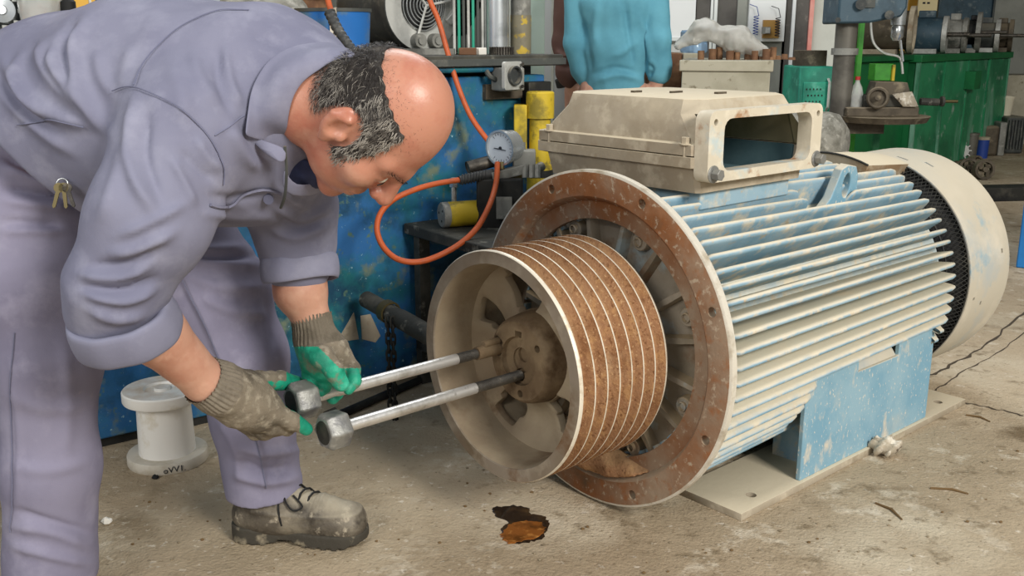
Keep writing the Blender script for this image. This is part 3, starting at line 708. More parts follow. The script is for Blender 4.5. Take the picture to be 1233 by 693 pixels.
LEG_F = pchain([(80, 215, 2.15, 110), (190, 285, 2.22, 86), (255, 355, 2.22, 66), (292, 430, 2.24, 51), (304, 500, 2.28, 46), (318, 588, 2.33, 46)])
def trouser_sd(p):
    d = chain(p, [P(0, 165, 2.06), P(20, 205, 2.05), P(80, 215, 2.15)], [.20, .20, .19], .05)
    d = smin(d, chain(p, *LEG_N, .04), .03)
    hemn = P(318, 584, 2.33)-P(304, 500, 2.28); hemn /= np.linalg.norm(hemn)
    far = np.maximum(chain(p, *LEG_F, .04), (p - v3(P(317, 592, 2.33))) @ v3(hemn))
    return np.maximum(smin(d, far, .04), .035 - p[:, 2])
def fold(V, Nn, rows):
    X, Y, _d = proj(V); D = np.zeros(len(V))
    for pl, wd, amp in rows: D += 1.25*amp*taperline(X, Y, pl, wd)
    return V + Nn*D[:, None]
def cloth_noise(V, s, amp, seed=0):
    from mathutils import noise as mn
    return np.array([mn.noise((p[0]*s[0]+seed, p[1]*s[1], p[2]*s[2])) for p in V])*amp
# body: head, neck, chest, arms as one surface
V, Q = surface(body_sd, (-.96, 1.2, .38), (-.10, 2.25, 1.20), .0034)
V = relax(V, Q, 1, .4)
cen = V[Q].mean(1); hl = hloc(cen); isn = (np.linalg.norm(cen - HO, axis=1) < .24) & (hl[:, 1] > -.13)
person = npmesh('person', V, Q, ['skin', 'skin_head'], None, isn.astype(int))
tag(person, 'balding man in grey lavender work clothes and gloves bending over the pulley bolts', 'person')
# eyebrow of short hairs and the hair of the head
def head_noear(p):
    q = ((p - v3(HO)) @ HM.T.astype(np.float32))/HS
    d = sd_ell(q, (0, .046, .001), (.078, .101, .092)); d = smin(d, sd_ell(q, (0, -.002, -.042), (.066, .075, .052)), .03)
    return smin(d, sd_ell(q, (0, -.005, .032), (.064, .085, .066)), .03)*HS
def hair_region(p):
    q = ((p - v3(HO)) @ HM.T.astype(np.float32))/HS; r_, u, f = np.abs(q[:, 0]), q[:, 1], q[:, 2]
    wob = .004*np.sin(u*260)+.003*np.sin(f*330+1)
    top = u - (.088 + wob - .10*np.clip(-.045-f, 0, 1))
    front = f - (.050 + wob - .35*np.clip(u-.055, 0, 1))
    low = np.where(f > .018, -.036, np.where(f > -.038, .012, -.048)) + wob - u
    ear = .030 - np.hypot((u-.002)*.75, f+.006)
    return np.maximum(np.maximum(top, front), np.maximum(low, np.where(r_ > .05, ear, -1)))*HS
def hair_sd(p): return smax(head_noear(p) - .0045, hair_region(p), .004)
V, Q = surface(hair_sd, HO-.2, HO+.2, .003); hl = hloc(V[Q].mean(1))
hair = npmesh('hair', V, Q, 'hair_dark', person, label='short dark hair greying at the temples around a bald crown')
def strands(name, n, m, sel, ln, wd=.0005):
    rnd = np.random.RandomState(5 if m == 'hair_grey' else 9); me_v = []; me_f = []; got = 0
    Nv = normals(hair_sd, V); inner = np.abs(head_noear(V.astype(np.float32)) - .0045) < .0015; idx = np.where(inner & sel(hloc(V)))[0]
    for i in rnd.choice(idx, n):
        b = V[i] + rnd.uniform(-.002, .002, 3); nn = Nv[i]; q = hloc(b[None])[0]
        t = HF*(.75 if q[2] < .0 else .25) - HU*(.35 if q[2] < 0 else .75) + rnd.normal(0, .33, 3); t -= nn*(t@nn); t /= np.linalg.norm(t)
        sd = np.cross(t, nn); L_ = ln*rnd.uniform(.6, 1.2); o_ = len(me_v)
        for k_ in range(4):
            s_ = k_/3; c_ = b + t*L_*s_ + nn*(.004*math.sin(1.9*s_)+.0008); w_ = wd*(1.1-s_)
            me_v += [c_-sd*w_, c_+sd*w_]
        me_f += [(o_, o_+1, o_+3, o_+2), (o_+2, o_+3, o_+5, o_+4), (o_+4, o_+5, o_+7, o_+6)]
    o_ = npmesh(name, np.array(me_v), np.array(me_f), m, hair); o_['kind'] = 'stuff'; return o_
strands('hair_strands', 3800, 'hair_black', lambda q: (q[:, 2] < .012) | (np.random.RandomState(1).rand(len(q)) < .25), .016)
strands('grey_hair_strands', 3600, 'hair_grey', lambda q: (q[:, 2] > -.03) | (q[:, 1] < .03) | (np.random.RandomState(2).rand(len(q)) < .12), .015)['label'] = 'grey hairs at the temples and nape'
sv = []; sf = []; rnd = np.random.RandomState(8); Vh, Qh = surface(head_noear, HO-.2, HO+.2, .006); Nh = normals(head_noear, Vh); rg_ = hair_region(Vh.astype(np.float32)); qh = hloc(Vh)
for i in np.where((rg_ > -.004) & (rg_ < .03) & (qh[:, 1] > .05))[0]:
    for _ in range(3):
        if rnd.rand() < .75*math.exp(-max(rg_[i], 0)/.011)*(1.0 if qh[i, 2] < 0 else .45):
            b = Vh[i] + rnd.uniform(-.003, .003, 3); n_ = Nh[i]; b = b - n_*head_noear(b[None].astype(np.float32))[0]; t = rnd.normal(0, 1, 3) + HF*.8; t -= n_*(t@n_); t /= np.linalg.norm(t); sd = np.cross(t, n_); o_ = len(sv)
            sv += [b-sd*.0002, b+sd*.0002, b+t*rnd.uniform(.002, .006)+n_*.0012]; sf.append((o_, o_+1, o_+2))
npmesh('hairline_stubble', np.array(sv), np.array(sf), 'hair_black', hair)['kind'] = 'stuff'
bv = []; bf = []; rnd = np.random.RandomState(3)
for sx in (1, -1):
    for i in range(160):
        t = rnd.rand(); p0 = hit(head_sd, 0, 0) if False else hw(sx*(.012+.044*t), .032+.006*math.sin(t*3)+rnd.uniform(-.004, .004), .1085-.030*t*t-.004*t)
        d_ = HR*sx*.8 + HU*.35 + rnd.normal(0, .15, 3); d_ /= np.linalg.norm(d_); sd = np.cross(d_, HF); o_ = len(bv)
        bv += [p0-sd*.0005, p0+sd*.0005, p0+d_*.009+HF*.001]; bf.append((o_, o_+1, o_+2))
ob = npmesh('eyebrows', np.array(bv), np.array(bf), 'hair_black', person); ob['kind'] = 'stuff'
for sx in (1, -1):
    MB().ball(hw(sx*.033, .010, .0835), .0115*HS, 14, 10).build('eye', 'white_bits', person)
    MB().tube([hw(sx*(.033+x_), .0065-.8*x_*x_*10, .0965-abs(x_)*.12) for x_ in (-.013, -.007, 0, .007, .013)], .0012, 6).build('eyelash', 'hair_black', person)

# jacket
V, Q = surface(jacket_sd, (-1.35, 1.15, .50), (-.12, 2.55, 1.40), .0052)
V = relax(V, Q, 2); Nn = normals(jacket_sd, V)
JF = [([(163, 112), (157, 165), (162, 215), (190, 262)], 8, .011), ([(178, 130), (176, 190), (196, 245)], 6, -.006),
      ([(128, 305), (165, 300), (214, 277)], 7, .009), ([(93, 330), (140, 334), (184, 318)], 6, .009), ([(100, 353), (150, 362), (190, 345)], 6, .010), ([(110, 318), (150, 318), (196, 298)], 5, -.007), ([(96, 344), (145, 350), (188, 333)], 4, -.008), ([(140, 285), (180, 268), (225, 245)], 6, .007), ([(105, 372), (140, 385), (178, 378)], 6, .006),
      ([(206, 190), (224, 225), (236, 250)], 6, .007), ([(216, 180), (240, 205), (262, 218)], 6, -.005), ([(235, 165), (250, 190), (268, 205)], 6, .006),
      ([(104, 22), (90, 60), (98, 105), (118, 140)], 8, .012), ([(92, 28), (78, 60), (88, 110)], 6, -.008), ([(80, 38), (63, 66), (92, 112), (135, 166)], 9, .012), ([(56, 46), (54, 78), (98, 130)], 8, .010), ([(68, 50), (60, 80), (88, 120)], 5, -.008),
      ([(3, 70), (27, 110), (73, 140), (112, 152)], 8, .011), ([(0, 88), (30, 130), (75, 160)], 7, -.007), ([(0, 110), (40, 150), (90, 188)], 7, .007),
      ([(272, 55), (276, 98), (290, 132)], 7, .007), ([(262, 60), (264, 100), (280, 138)], 6, -.005), ([(160, 55), (150, 90), (143, 112)], 9, .005), ([(172, 40), (230, 18), (300, 20)], 12, .003), ([(300, 40), (330, 50), (352, 62)], 8, -.004), ([(205, 70), (218, 110), (222, 150)], 12, .005),
      ([(325, 245), (360, 262), (396, 250)], 6, .006), ([(322, 270), (355, 285), (398, 268)], 6, .006), ([(330, 258), (362, 273), (396, 260)], 4, -.005), ([(330, 225), (350, 240), (372, 250)], 5, .006), ([(250, 235), (285, 240), (320, 232)], 6, -.006), ([(240, 255), (290, 262), (335, 258)], 6, .006), ([(30, 60), (22, 90), (40, 125), (70, 150)], 7, .009), ([(118, 60), (122, 90), (138, 118)], 8, .006), ([(150, 170), (140, 215), (120, 270)], 9, .006), ([(232, 60), (240, 95), (262, 128)], 9, .006), ([(275, 150), (292, 185), (315, 205)], 8, .008), ([(288, 140), (306, 175), (330, 198)], 6, -.006)]
Nz = cloth_noise(V, (7, 7, 7), .0035, 3) + cloth_noise(V, (22, 22, 22), .0013, 8)
V = fold(V, Nn, JF) + Nn*Nz[:, None]
jacket = npmesh('work_jacket', V, Q, 'coverall', person, label='grey lavender cotton work jacket with rolled sleeves')
def jhit(px, py, off=.002):
    p = hit(jacket_sd, px, py); 
    if np.linalg.norm(p - np.array([0, 0, CAMH])) > 3: return None
    n = normals(jacket_sd, p[None])[0]; X, Y, _ = proj(p[None]); dd = 1.25*sum(a_*taperline(X, Y, pl, wd_)[0] for pl, wd_, a_ in JF)
    return p + n*(dd+off+.0015)
def stitched(pl, parent, name='seam', r=.0011, m='seam', f=jhit, off=.0015):
    pts = [f(x, y, off) for x, y in smoothpts(pl, 7)]; pts = [p for p in pts if p is not None]
    if len(pts) > 2: return MB().tube(pts, r, 5).build(name, m, parent)
stitched([(139, 111), (160, 106), (185, 114), (215, 130), (243, 155), (260, 180), (268, 205), (268, 222)], jacket)
stitched([(163, 104), (172, 80), (190, 57), (220, 33), (262, 17), (300, 14)], jacket)
stitched([(258, 163), (275, 152), (293, 139)], jacket)
stitched([(22, 150), (45, 147), (70, 143), (104, 152)], jacket)
# collar flap lying round the neck
inner = [(428, 69), (405, 72), (385, 84), (366, 98), (354, 116), (348, 138), (346, 160), (345, 182)]
outer = [(432, 66), (402, 52), (372, 52), (346, 58), (322, 74), (304, 104), (298, 135), (295, 163)]
rows = []
NKA = P(362, 120, 1.79)
for (xi, yi), (xo, yo) in zip(smoothpts(inner, 3), smoothpts(outer, 3)):
    a = hit(body_sd, xi-4, yi+3); po = hit(jacket_sd, xo, yo); dpt = proj(po[None])[2][0]
    if dpt > 2.4 or dpt < 1: dpt = 1.72
    da = proj(a[None])[2][0]; da = da if 1.4 < da < 2.0 else 1.70
    b = P(xo, yo, dpt-.012); a = P(xi, yi, da-.006)
    rows.append([a + (b-a)*t + np.array([0, -.030, .012])*math.sin(math.pi*min(t*1.25, 1))*.55 for t in (0, .15, .3, .5, .7, .85, 1)])
co = MB().loft(rows, cap=False, closed=False).build('collar', 'coverall', jacket)
m_ = co.modifiers.new('s', 'SOLIDIFY'); m_.thickness = .004; m_.offset = 0; m_ = co.modifiers.new('sub', 'SUBSURF'); m_.levels = m_.render_levels = 2
# front collar tip and lapels below the chin
tip = [[(296, 160, 1.66), (345, 178, 1.66)], [(310, 178, 1.655), (345, 187, 1.66)], [(334, 193, 1.66), (343, 195, 1.665)]]
co2 = MB().loft([[P(*a), (P(*a)+P(*b))/2 + np.array([0, -.008, 0]), P(*b)] for a, b in tip], cap=False, closed=False).build('collar_point', 'coverall', jacket)
m_ = co2.modifiers.new('s', 'SOLIDIFY'); m_.thickness = .004; m_ = co2.modifiers.new('sub', 'SUBSURF'); m_.levels = m_.render_levels = 2
# dark undershirt with zip in the neck opening
us = MB().loft([[P(338, 182, 1.76), P(362, 188, 1.74), P(388, 200, 1.74)], [P(338, 205, 1.76), P(365, 212, 1.73), P(392, 216, 1.74)], [P(338, 232, 1.79), P(362, 232, 1.78), P(388, 222, 1.78)]], cap=False, closed=False)
us = us.build('undershirt', 'undershirt', person, label='dark navy undershirt at the open collar'); m_ = us.modifiers.new('s', 'SOLIDIFY'); m_.thickness = .012; m_ = us.modifiers.new('sub', 'SUBSURF'); m_.levels = m_.render_levels = 2
zp = MB().tube(smoothpts([P(343, 176, 1.655), P(345, 205, 1.675), P(343, 235, 1.70), P(338, 250, 1.73)], 6), .0028, 6).build('zip', 'grey_dark', jacket)
lp = MB().loft([[P(343, 195, 1.68), P(338, 215, 1.70)], [P(352, 228, 1.72), P(343, 240, 1.73)], [P(392, 212, 1.77), P(398, 232, 1.80)]], cap=False, closed=False).build('lapel', 'coverall', jacket)
m_ = lp.modifiers.new('s', 'SOLIDIFY'); m_.thickness = .005; m_ = lp.modifiers.new('sub', 'SUBSURF'); m_.levels = m_.render_levels = 2
stitched([(252, 246), (264, 249), (282, 246), (300, 234), (316, 228), (336, 230)], jacket, 'pocket_flap_edge', .003, 'coverall')
p = jhit(323, 238, .002)
if p is not None: MB().cyl(p, p + np.array([0, -.005, 0]), .009, n=16).build('button', 'seam', jacket)
# rolled cuffs
def cuff(a, b, r0, r1, tw, name='rolled_cuff'):
    a, b = Vector(a), Vector(b); L_ = (b-a).length
    pr = [(0, r0-.010), (-.003, r0), (.004, r0+.004), (L_*.5, (r0+r1)/2+.006), (L_-.004, r1+.004), (L_, r1), (L_-.003, r1-.005), (L_*.4, r1-.008), (.004, r0-.012)]
    o_ = MB().lathe(pr, 48, frame(a, b-a), closed=True)
    vs = []
    for i, v_ in enumerate(o_.v):
        ang = (i//len(pr))*2*math.pi/48; d_ = Vector(v_)-a; ax_ = (b-a).normalized(); rad = d_ - ax_*d_.dot(ax_); vs.append(tuple(a + ax_*(d_.dot(ax_) + .004*math.sin(2*ang+tw)) + rad*(1 + .035*math.sin(3*ang+tw) + .012*math.sin(9*ang))))
    o_.v = vs; o_ = o_.build(name, 'coverall', jacket, smooth=80); m = o_.modifiers.new('sub', 'SUBSURF'); m.levels = m.render_levels = 1; return o_
cuff(P(141, 369, 1.650), P(158, 400, 1.695), .084, .089, .5)
cuff(P(359, 308, 2.0), P(361, 338, 2.0), .074, .074, 2)

# trousers
V, Q = surface(trouser_sd, (-1.45, 1.45, -.05), (-.38, 2.70, 1.25), .0058)
V = relax(V, Q, 2); Nn = normals(trouser_sd, V)
TF = [([(0, 186), (30, 200), (73, 222)], 5, -.008), ([(0, 200), (35, 214), (75, 230)], 6, .008), ([(0, 224), (39, 232), (88, 238)], 5, -.008), ([(0, 240), (40, 246), (90, 250)], 6, .007), ([(0, 266), (75, 271)], 5, -.006), ([(0, 278), (80, 278)], 5, .005),
      ([(208, 290), (250, 300), (300, 298)], 6, .008), ([(214, 308), (260, 318), (318, 320)], 6, .008), ([(210, 300), (260, 310), (312, 308)], 4, -.007), ([(225, 330), (265, 345), (320, 345)], 7, .007), ([(205, 305), (225, 345), (250, 395), (272, 446)], 4, .006), ([(240, 355), (275, 372), (326, 380)], 7, .006), ([(318, 350), (326, 385), (330, 420)], 6, -.005),
      ([(285, 535), (320, 545), (363, 541)], 6, .008), ([(282, 552), (320, 566), (358, 560)], 6, -.008), ([(280, 570), (320, 580), (362, 574)], 6, .009), ([(300, 500), (312, 540), (318, 590)], 4, .006), ([(262, 500), (285, 540), (288, 580)], 6, .007), ([(275, 450), (300, 470), (340, 478)], 7, .006), ([(270, 480), (300, 510), (345, 512)], 7, -.006),
      ([(8, 632), (60, 640), (112, 660)], 7, .007), ([(14, 612), (60, 628), (112, 640)], 5, -.006), ([(10, 655), (60, 668), (112, 680)], 6, .007), ([(12, 560), (60, 566), (112, 552)], 8, .004), ([(6, 470), (50, 490), (108, 486)], 9, .004), ([(12, 430), (24, 520), (20, 620)], 4, .004), ([(75, 400), (82, 470), (78, 560)], 9, .004)]
Nz = cloth_noise(V, (8, 8, 5), .005, 5) + cloth_noise(V, (24, 24, 14), .0015, 2)
V = fold(V, Nn, TF) + Nn*Nz[:, None]
trou = npmesh('work_trousers', V, Q, 'coverall_trouser', person, label='grey lavender cotton work trousers')
def thit(px, py, off=.002):
    p = hit(trouser_sd, px, py)
    if np.linalg.norm(p - np.array([0, 0, CAMH])) > 3.2: return None
    n = normals(trouser_sd, p[None])[0]; X, Y, _ = proj(p[None]); return p + n*(1.25*sum(a_*taperline(X, Y, pl, wd_)[0] for pl, wd_, a_ in TF) + off + .001)
stitched([(205, 306), (225, 345), (250, 395), (271, 446)], trou, f=thit)
stitched([(300, 505), (312, 545), (320, 586)], trou, f=thit)
stitched([(18, 400), (14, 470), (16, 560), (14, 640)], trou, f=thit)
stitched([(79, 209), (88, 199), (106, 188)], trou, 'pocket_edge', .0022, f=thit)

# gloves
def glove_near(p):
    d = chain(p, *pchain([(246, 458, 1.81, 29), (266, 468, 1.84, 30), (292, 481, 1.89, 33), (312, 492, 1.915, 28)]), .02)
    d = smin(d, chain(p, *pchain([(285, 466, 1.89, 17), (312, 459, 1.95, 13), (338, 458, 2.0, 11.5), (355, 461, 2.035, 9.5)]), .006), .018)       # thumb
    for rows in ([(312, 492, 1.895, 15), (332, 497, 1.915, 12.5), (352, 507, 1.94, 11), (369, 516, 1.965, 8)],
                 [(308, 500, 1.91, 14), (326, 511, 1.935, 13), (345, 513, 1.97, 11), (358, 505, 2.0, 9)],
                 [(300, 505, 1.93, 13), (318, 517, 1.96, 12.5), (338, 512, 1.995, 11), (346, 500, 2.02, 9)],
                 [(292, 506, 1.95, 12), (308, 518, 1.98, 11), (325, 513, 2.01, 10), (332, 503, 2.03, 8)]):
        d = smin(d, chain(p, *pchain(rows), .006), .007)
    return d
def glove_far(p):
    d = chain(p, *pchain([(375, 384, 2.02, 24), (380, 410, 2.02, 23), (391, 428, 2.025, 29), (398, 440, 2.03, 24)]), .02)
    d = smin(d, chain(p, *pchain([(372, 416, 1.995, 13), (388, 430, 1.965, 14), (402, 446, 1.955, 12), (411, 462, 1.965, 9.5)]), .006), .012)      # thumb
    for rows in ([(413, 430, 2.03, 12), (424, 445, 2.02, 10), (426, 458, 2.0, 9), (420, 468, 1.99, 7)],
                 [(402, 440, 2.05, 12), (408, 455, 2.06, 10.5), (405, 472, 2.06, 9), (400, 480, 2.04, 7)],
                 [(388, 440, 2.05, 12), (391, 455, 2.04, 10), (389, 466, 2.02, 8.5), (386, 471, 2.01, 7)],
                 [(375, 436, 2.05, 11), (373, 450, 2.03, 9.5), (374, 462, 2.01, 8.5), (376, 469, 2.0, 7)]):
        d = smin(d, chain(p, *pchain(rows), .006), .007)
    return d
def glove(name, f, lo, hi, cuffrng, green, label, mats):
    V, Q = surface(f, lo, hi, .0024); V = relax(V, Q, 1, .4); Nn = normals(f, V, .002)
    a, b = (np.array(x_) for x_ in cuffrng); d_ = (b-a)/np.linalg.norm(b-a); t = (V-a)@d_; keep = t > 0
    rad = V - a - t[:, None]*d_; e1 = np.cross(d_, [0, 0, 1]); e1 /= np.linalg.norm(e1); e2 = np.cross(d_, e1); ang = np.arctan2(rad@e2, rad@e1)
    incuff = np.clip((np.linalg.norm(b-a)-t)/.008, 0, 1)*(t > -.01); V = V + Nn*(.0016*np.sin(ang*34)*incuff)[:, None] + Nn*(.0018*np.exp(-(t/.004)**2))[:, None]
    Nz = cloth_noise(V, (60, 60, 60), .0016, 4); V = V + Nn*(Nz*(1-incuff))[:, None]
    kq = keep[Q].all(1); Q = Q[kq]; cen = V[Q].mean(1); X, Y, _ = proj(cen); nq = Nn[Q].mean(1); tq = (cen-a)@d_
    mi = np.where(green(cen, X, Y, nq), 2, np.where(tq < np.linalg.norm(b-a), 1, 0))
    us_ = np.unique(Q); mp = -np.ones(len(V), int); mp[us_] = np.arange(len(us_))
    return npmesh(name, V[us_], mp[Q], mats, person, mi, label)
BH = np.array(lw(-.76, .072, .440))
def gr_near(c_, X, Y, n): 
    t = BH - c_; t /= np.linalg.norm(t, axis=1)[:, None]; dn = (n*t).sum(1)
    return ((dn > .35) & (X > 312)) | (X > 361) | ((X > 345) & (Y < 472))
glove('glove', glove_near, P(285, 485, 1.9)-.17, P(300, 485, 1.93)+.17, (P(243, 457, 1.805), P(268, 469, 1.845)), gr_near, 'dirty grey knit glove with green coated palm on the near hand', ['glove_knit', 'glove_cuff', 'glove_green'])
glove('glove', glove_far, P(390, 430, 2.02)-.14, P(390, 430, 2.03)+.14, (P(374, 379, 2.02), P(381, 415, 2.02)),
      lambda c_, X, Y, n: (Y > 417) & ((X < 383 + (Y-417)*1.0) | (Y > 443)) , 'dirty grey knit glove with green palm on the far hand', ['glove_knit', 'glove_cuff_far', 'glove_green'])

# boots
def boot(heel, toe, zoff=0, lace=True):
    heel, toe = np.array(heel), np.array(toe); a_ = (toe-heel)/np.linalg.norm(toe-heel); l_ = np.cross([0, 0, 1], a_); M3 = np.stack([a_, l_, [0, 0, 1]])
    def up(p):
        q = (p - v3(heel)) @ M3.T.astype(np.float32)
        d = chain(q, [(.0, 0, .062), (.10, 0, .066), (.18, 0, .055), (.232, 0, .050)], [.044, .046, .046, .042], .03, (0, 1, 0), 1.0)
        d = smin(d, sd_cone(q, (.05, 0, .07), (.035, 0, .165), .052, .056), .035)
        d = smin(d, sd_cone(q, (.09, 0, .09), (.17, 0, .07), .036, .030), .03)
        d = smin(d, sd_cone(q, (.232, -.012, .046), (.232, .012, .046), .040, .040), .02)
        return np.maximum(d, q[:, 2] - .165)
    def so(p):
        q = (p - v3(heel)) @ M3.T.astype(np.float32)
        wv_ = .046 + .010*np.clip(q[:, 0]/.22, 0, 1) - .010*np.exp(-((q[:, 0]-.095)/.045)**2)
        t = np.clip(q[:, 0]/.225, 0, 1); r_ = np.hypot(q[:, 0]-t*.225, q[:, 1]) - wv_
        arch = .012*np.exp(-((q[:, 0]-.09)/.03)**2); toe_ = .012*np.clip((q[:, 0]-.22)/.05, 0, 1)
        top = .036 + .006*np.clip((.05-q[:, 0])/.05, 0, 1)
        lug = .004*(np.sin(q[:, 0]*260) > .2)
        return np.maximum(r_, np.maximum(q[:, 2]-top, arch+toe_+lug*(q[:, 2] < .012) - q[:, 2]))
    c_ = heel + a_*.12
    V, Q = surface(up, c_-np.array([.22, .22, .02]), c_+np.array([.22, .22, .20]), .004); V = relax(V, Q, 2); Nn = normals(up, V)
    q = (V-heel)@M3.T; D = np.zeros(len(V))
    for x0, wd_, am in ((.150, .004, -.003), (.168, .004, .0025), (.185, .004, -.002), (.065, .003, -.002)): D += am*np.exp(-((q[:, 0]-x0-.25*(q[:, 2]-.08))/wd_)**2)*(q[:, 2] > .06)
    D += .002*np.exp(-((q[:, 2]-.078-.10*np.clip(.15-q[:, 0], 0, 1))/.004)**2)
    V = V + Nn*D[:, None]
    b = npmesh('boot', V, Q, 'boot_leather', person, label='scuffed dark leather work boot dulled by dust')
    V, Q = surface(so, c_-np.array([.22, .22, .02]), c_+np.array([.22, .22, .08]), .0035); V = relax(V, Q, 1); npmesh('boot_sole', V, Q, 'boot_sole', b)
    if lace:
        W = lambda x_, y_, z_: heel + a_*x_ + l_*y_ + np.array([0, 0, z_])
        for i in range(5):
            x0 = .085+.020*i; z0 = .140-.0080*i
            MB().tube([W(x0, -.032, z0-.016), W(x0+.004, -.016, z0), W(x0+.010, .0, z0+.004), W(x0+.016, .016, z0-.002), W(x0+.02, .032, z0-.018)], .0028, 6).build('lace', 'black', b)
        MB().tube(smoothpts([W(.09, -.018, .13), W(.10, -.045, .12), W(.12, -.055, .10), W(.14, -.045, .105), W(.115, -.03, .125)], 5), .0024, 6).build('lace', 'black', b)
        MB().tube(smoothpts([W(.088, -.02, .128), W(.085, -.048, .11), W(.088, -.056, .085), W(.092, -.055, .06)], 5), .0024, 6).build('lace', 'black', b)
    return b
boot(onz(304, 645), onz(420, 650))
boot(onz(64, 668), onz(74, 725), lace=False)
# keys hanging from the pocket
pk = min((hit(jacket_sd, 80, 224), hit(trouser_sd, 80, 224)), key=lambda q_: q_[1])
if pk is not None:
    ks = thing('key_bunch', 'small bunch of brass keys hanging from the trouser pocket', 'keys', pk)
    q = lambda x_, y_: Vector(CR*x_*.0017 - CU*y_*.0017 - CF*.016)
    MB().tube([q(6*math.cos(a), -1+6*math.sin(a)) for a in np.linspace(0, 6.28, 14)[:-1]], .0012, 6, closed=True).build('key_ring', 'pale_chrome', ks)
    for dx, rot, m_ in ((-4, .25, 'brass'), (2, -.12, 'brass'), (6, -.35, 'steel_dark')):
        o_ = q(dx, 5); d_ = (-CU*math.cos(rot) - CR*math.sin(rot)); s_ = np.cross(d_, -CF); F = frame(o_, -CF, d_)
        MB().prism([(-.004+.009*math.cos(t), .009*math.sin(t)) for t in np.linspace(.4, 5.9, 12)] + [(.030, -.003), (.033, 0), (.030, .003)], F, .002).build('key', m_, ks)
# ---------------------------------------------------------------- blue bench along the left
BA = np.array([-1.2025, 2.6177, 0]); BD = np.array([.80434, .59418, 0]); BN = np.array([.59418, -.80434, 0]); BRZ = math.atan2(.59418, .80434)
def bs(px, py, off=0.0):
    """photo point on the bench's front plane (moved out by off) in bench coordinates (along, out, up)"""
    r_ = ray(px, py); o_ = np.array([0, 0, CAMH]); t = ((BA + BN*off - o_)@BN)/(r_@BN); q = o_ + r_*t - BA
    return np.array([q@BD, -off, q[2]])
def bw(v): return BA + BD*v[0] - BN*v[1] + np.array([0, 0, v[2]])
cab = thing('steel_cabinet', 'long blue painted steel workbench cabinet with scuffed paint behind the man', 'cabinet', BA, BRZ)
MB().span((-1.5, 0, 0.03), (1.64, .85, 1.02)).build('cabinet_body', 'blue_bench', cab, bevel=.006)
MB().span((-1.48, .02, 0), (1.62, .83, .03)).build('plinth', 'black_metal', cab)
MB().span((-1.46, .03, 1.02), (1.60, .82, 1.052)).build('top_gap', 'black', cab)
MB().tube([bs(440, 86, .03), bs(592, 83, .03)], .011, 10).build('pipe_rail', 'blue_bench', cab)
MB().tube(smoothpts([bs(585, 84, .03), bs(590, 92, .05), bs(600, 96, .05), bs(606, 88, .05)], 4), .009, 8).build('conduit', 'grey_dark', cab)
a = bs(601, 108, .0); b = bs(625, 80, .0)
MB().span((a[0]-.07, 0, a[2]-.03), (b[0], -.02, a[2]+.02)).build('connector_bracket', 'machine_brown', cab)
MB().span((a[0]-.05, -.02, a[2]), (b[0]-.05, -.10, b[2])).build('connector_housing', 'grey_cast', cab, bevel=.006)
c_ = bs(617, 91, .11); e_ = .046
cf = MB().prism(rrect(-e_, e_, -e_, e_, .010), frame((c_[0], -.10, c_[2]), (.25, -1, 0), (1, 0, 0)), .012).build('connector_flange', 'pale_metal', cab)
MB().lathe([(.0, .032), (.016, .032), (.016, .026), (.004, .024), (.004, .0001)], 24, frame((c_[0]+.003, -.108, c_[2]), (.25, -1, 0))).build('connector_socket', 'grey_dark', cab)
for dx, dz in ((-1, -1), (1, -1), (1, 1), (-1, 1)): MB().cyl((c_[0]+.036*dx+.003, -.111, c_[2]+.036*dz), (c_[0]+.036*dx+.004, -.116, c_[2]+.036*dz), .006, n=10).build('connector_screw', 'steel_dark', cab)
a = bs(632, 112); MB().span((a[0]-.02, 0, a[2]-.07), (a[0]+.08, -.05, a[2]+.04)).build('terminal_block', 'black_metal', cab, bevel=.004)
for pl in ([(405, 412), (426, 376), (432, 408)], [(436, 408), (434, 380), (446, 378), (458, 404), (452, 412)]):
    q = [bs(*p, .002) for p in pl]; MB().prism([(p[0], p[2]) for p in q], Matrix(((1, 0, 0, 0), (0, 0, -1, -.001), (0, 1, 0, 0), (0, 0, 0, 1))), .002).build('pale_patch', 'box_beige', cab, label='pale patch low on the blue front')  # thin beige shapes set on the blue front
wt = thing('worktop', 'thick grimy dark worktop slab lying on the blue cabinet', 'worktop', BA + np.array([0, 0, 1.052]), BRZ)
MB().span((-1.55, -.05, 0), (1.685, .9, .038)).build('slab', 'black_grimy', wt, bevel=.005)
MB().span((-1.55, -.058, .004), (1.69, -.05, .026)).build('edge_strip', 'grey_dark', wt)
TOPZ = 1.09
def bt(px, y, z=TOPZ):
    """bench coordinates of a thing standing on the worktop: column px, y metres behind the front edge"""
    r_ = ray(px, 60); o_ = np.array([0, 0, CAMH]); t = ((BA - BN*y - o_)@BN)/(r_@BN); q = o_ + r_*t - BA; return np.array([*(bw((q@BD, y, 0))[:2]), z])
def mpp(p): return proj(np.array(p)[None])[2][0]/FPX       # metres per photo pixel at a point

# things on the worktop
p = bt(403, .12); u = mpp(p)
bk = thing('bucket', 'open blue metal bucket on the worktop between sack and blower', 'bucket', p); r_ = 44*u; h_ = 51*u
MB().lathe([(0, .0001), (0, r_*.93), (h_, r_), (h_+.006, r_*1.02), (h_+.006, r_*.97), (.01, r_*.90), (.01, .0001)], 40).build('shell', 'blue_drum', bk)
MB().lathe([(h_, r_*1.0), (h_, r_*1.035), (h_+.010, r_*1.035), (h_+.010, r_*.98)], 40, closed=True).build('rim', 'grey_dark', bk)
for i in range(5): MB().ball((r_*(.9-.1*i)*.6, -r_*.98+.01*i, .012+.006*(i % 2)), (.016, .012, .012), 8, 6).build('paint_drip', 'white_bits', bk)
MB().box((.02, -r_*.95, h_*.75), (.022, .02, .09)).build('rag', 'paper_dirty', bk)
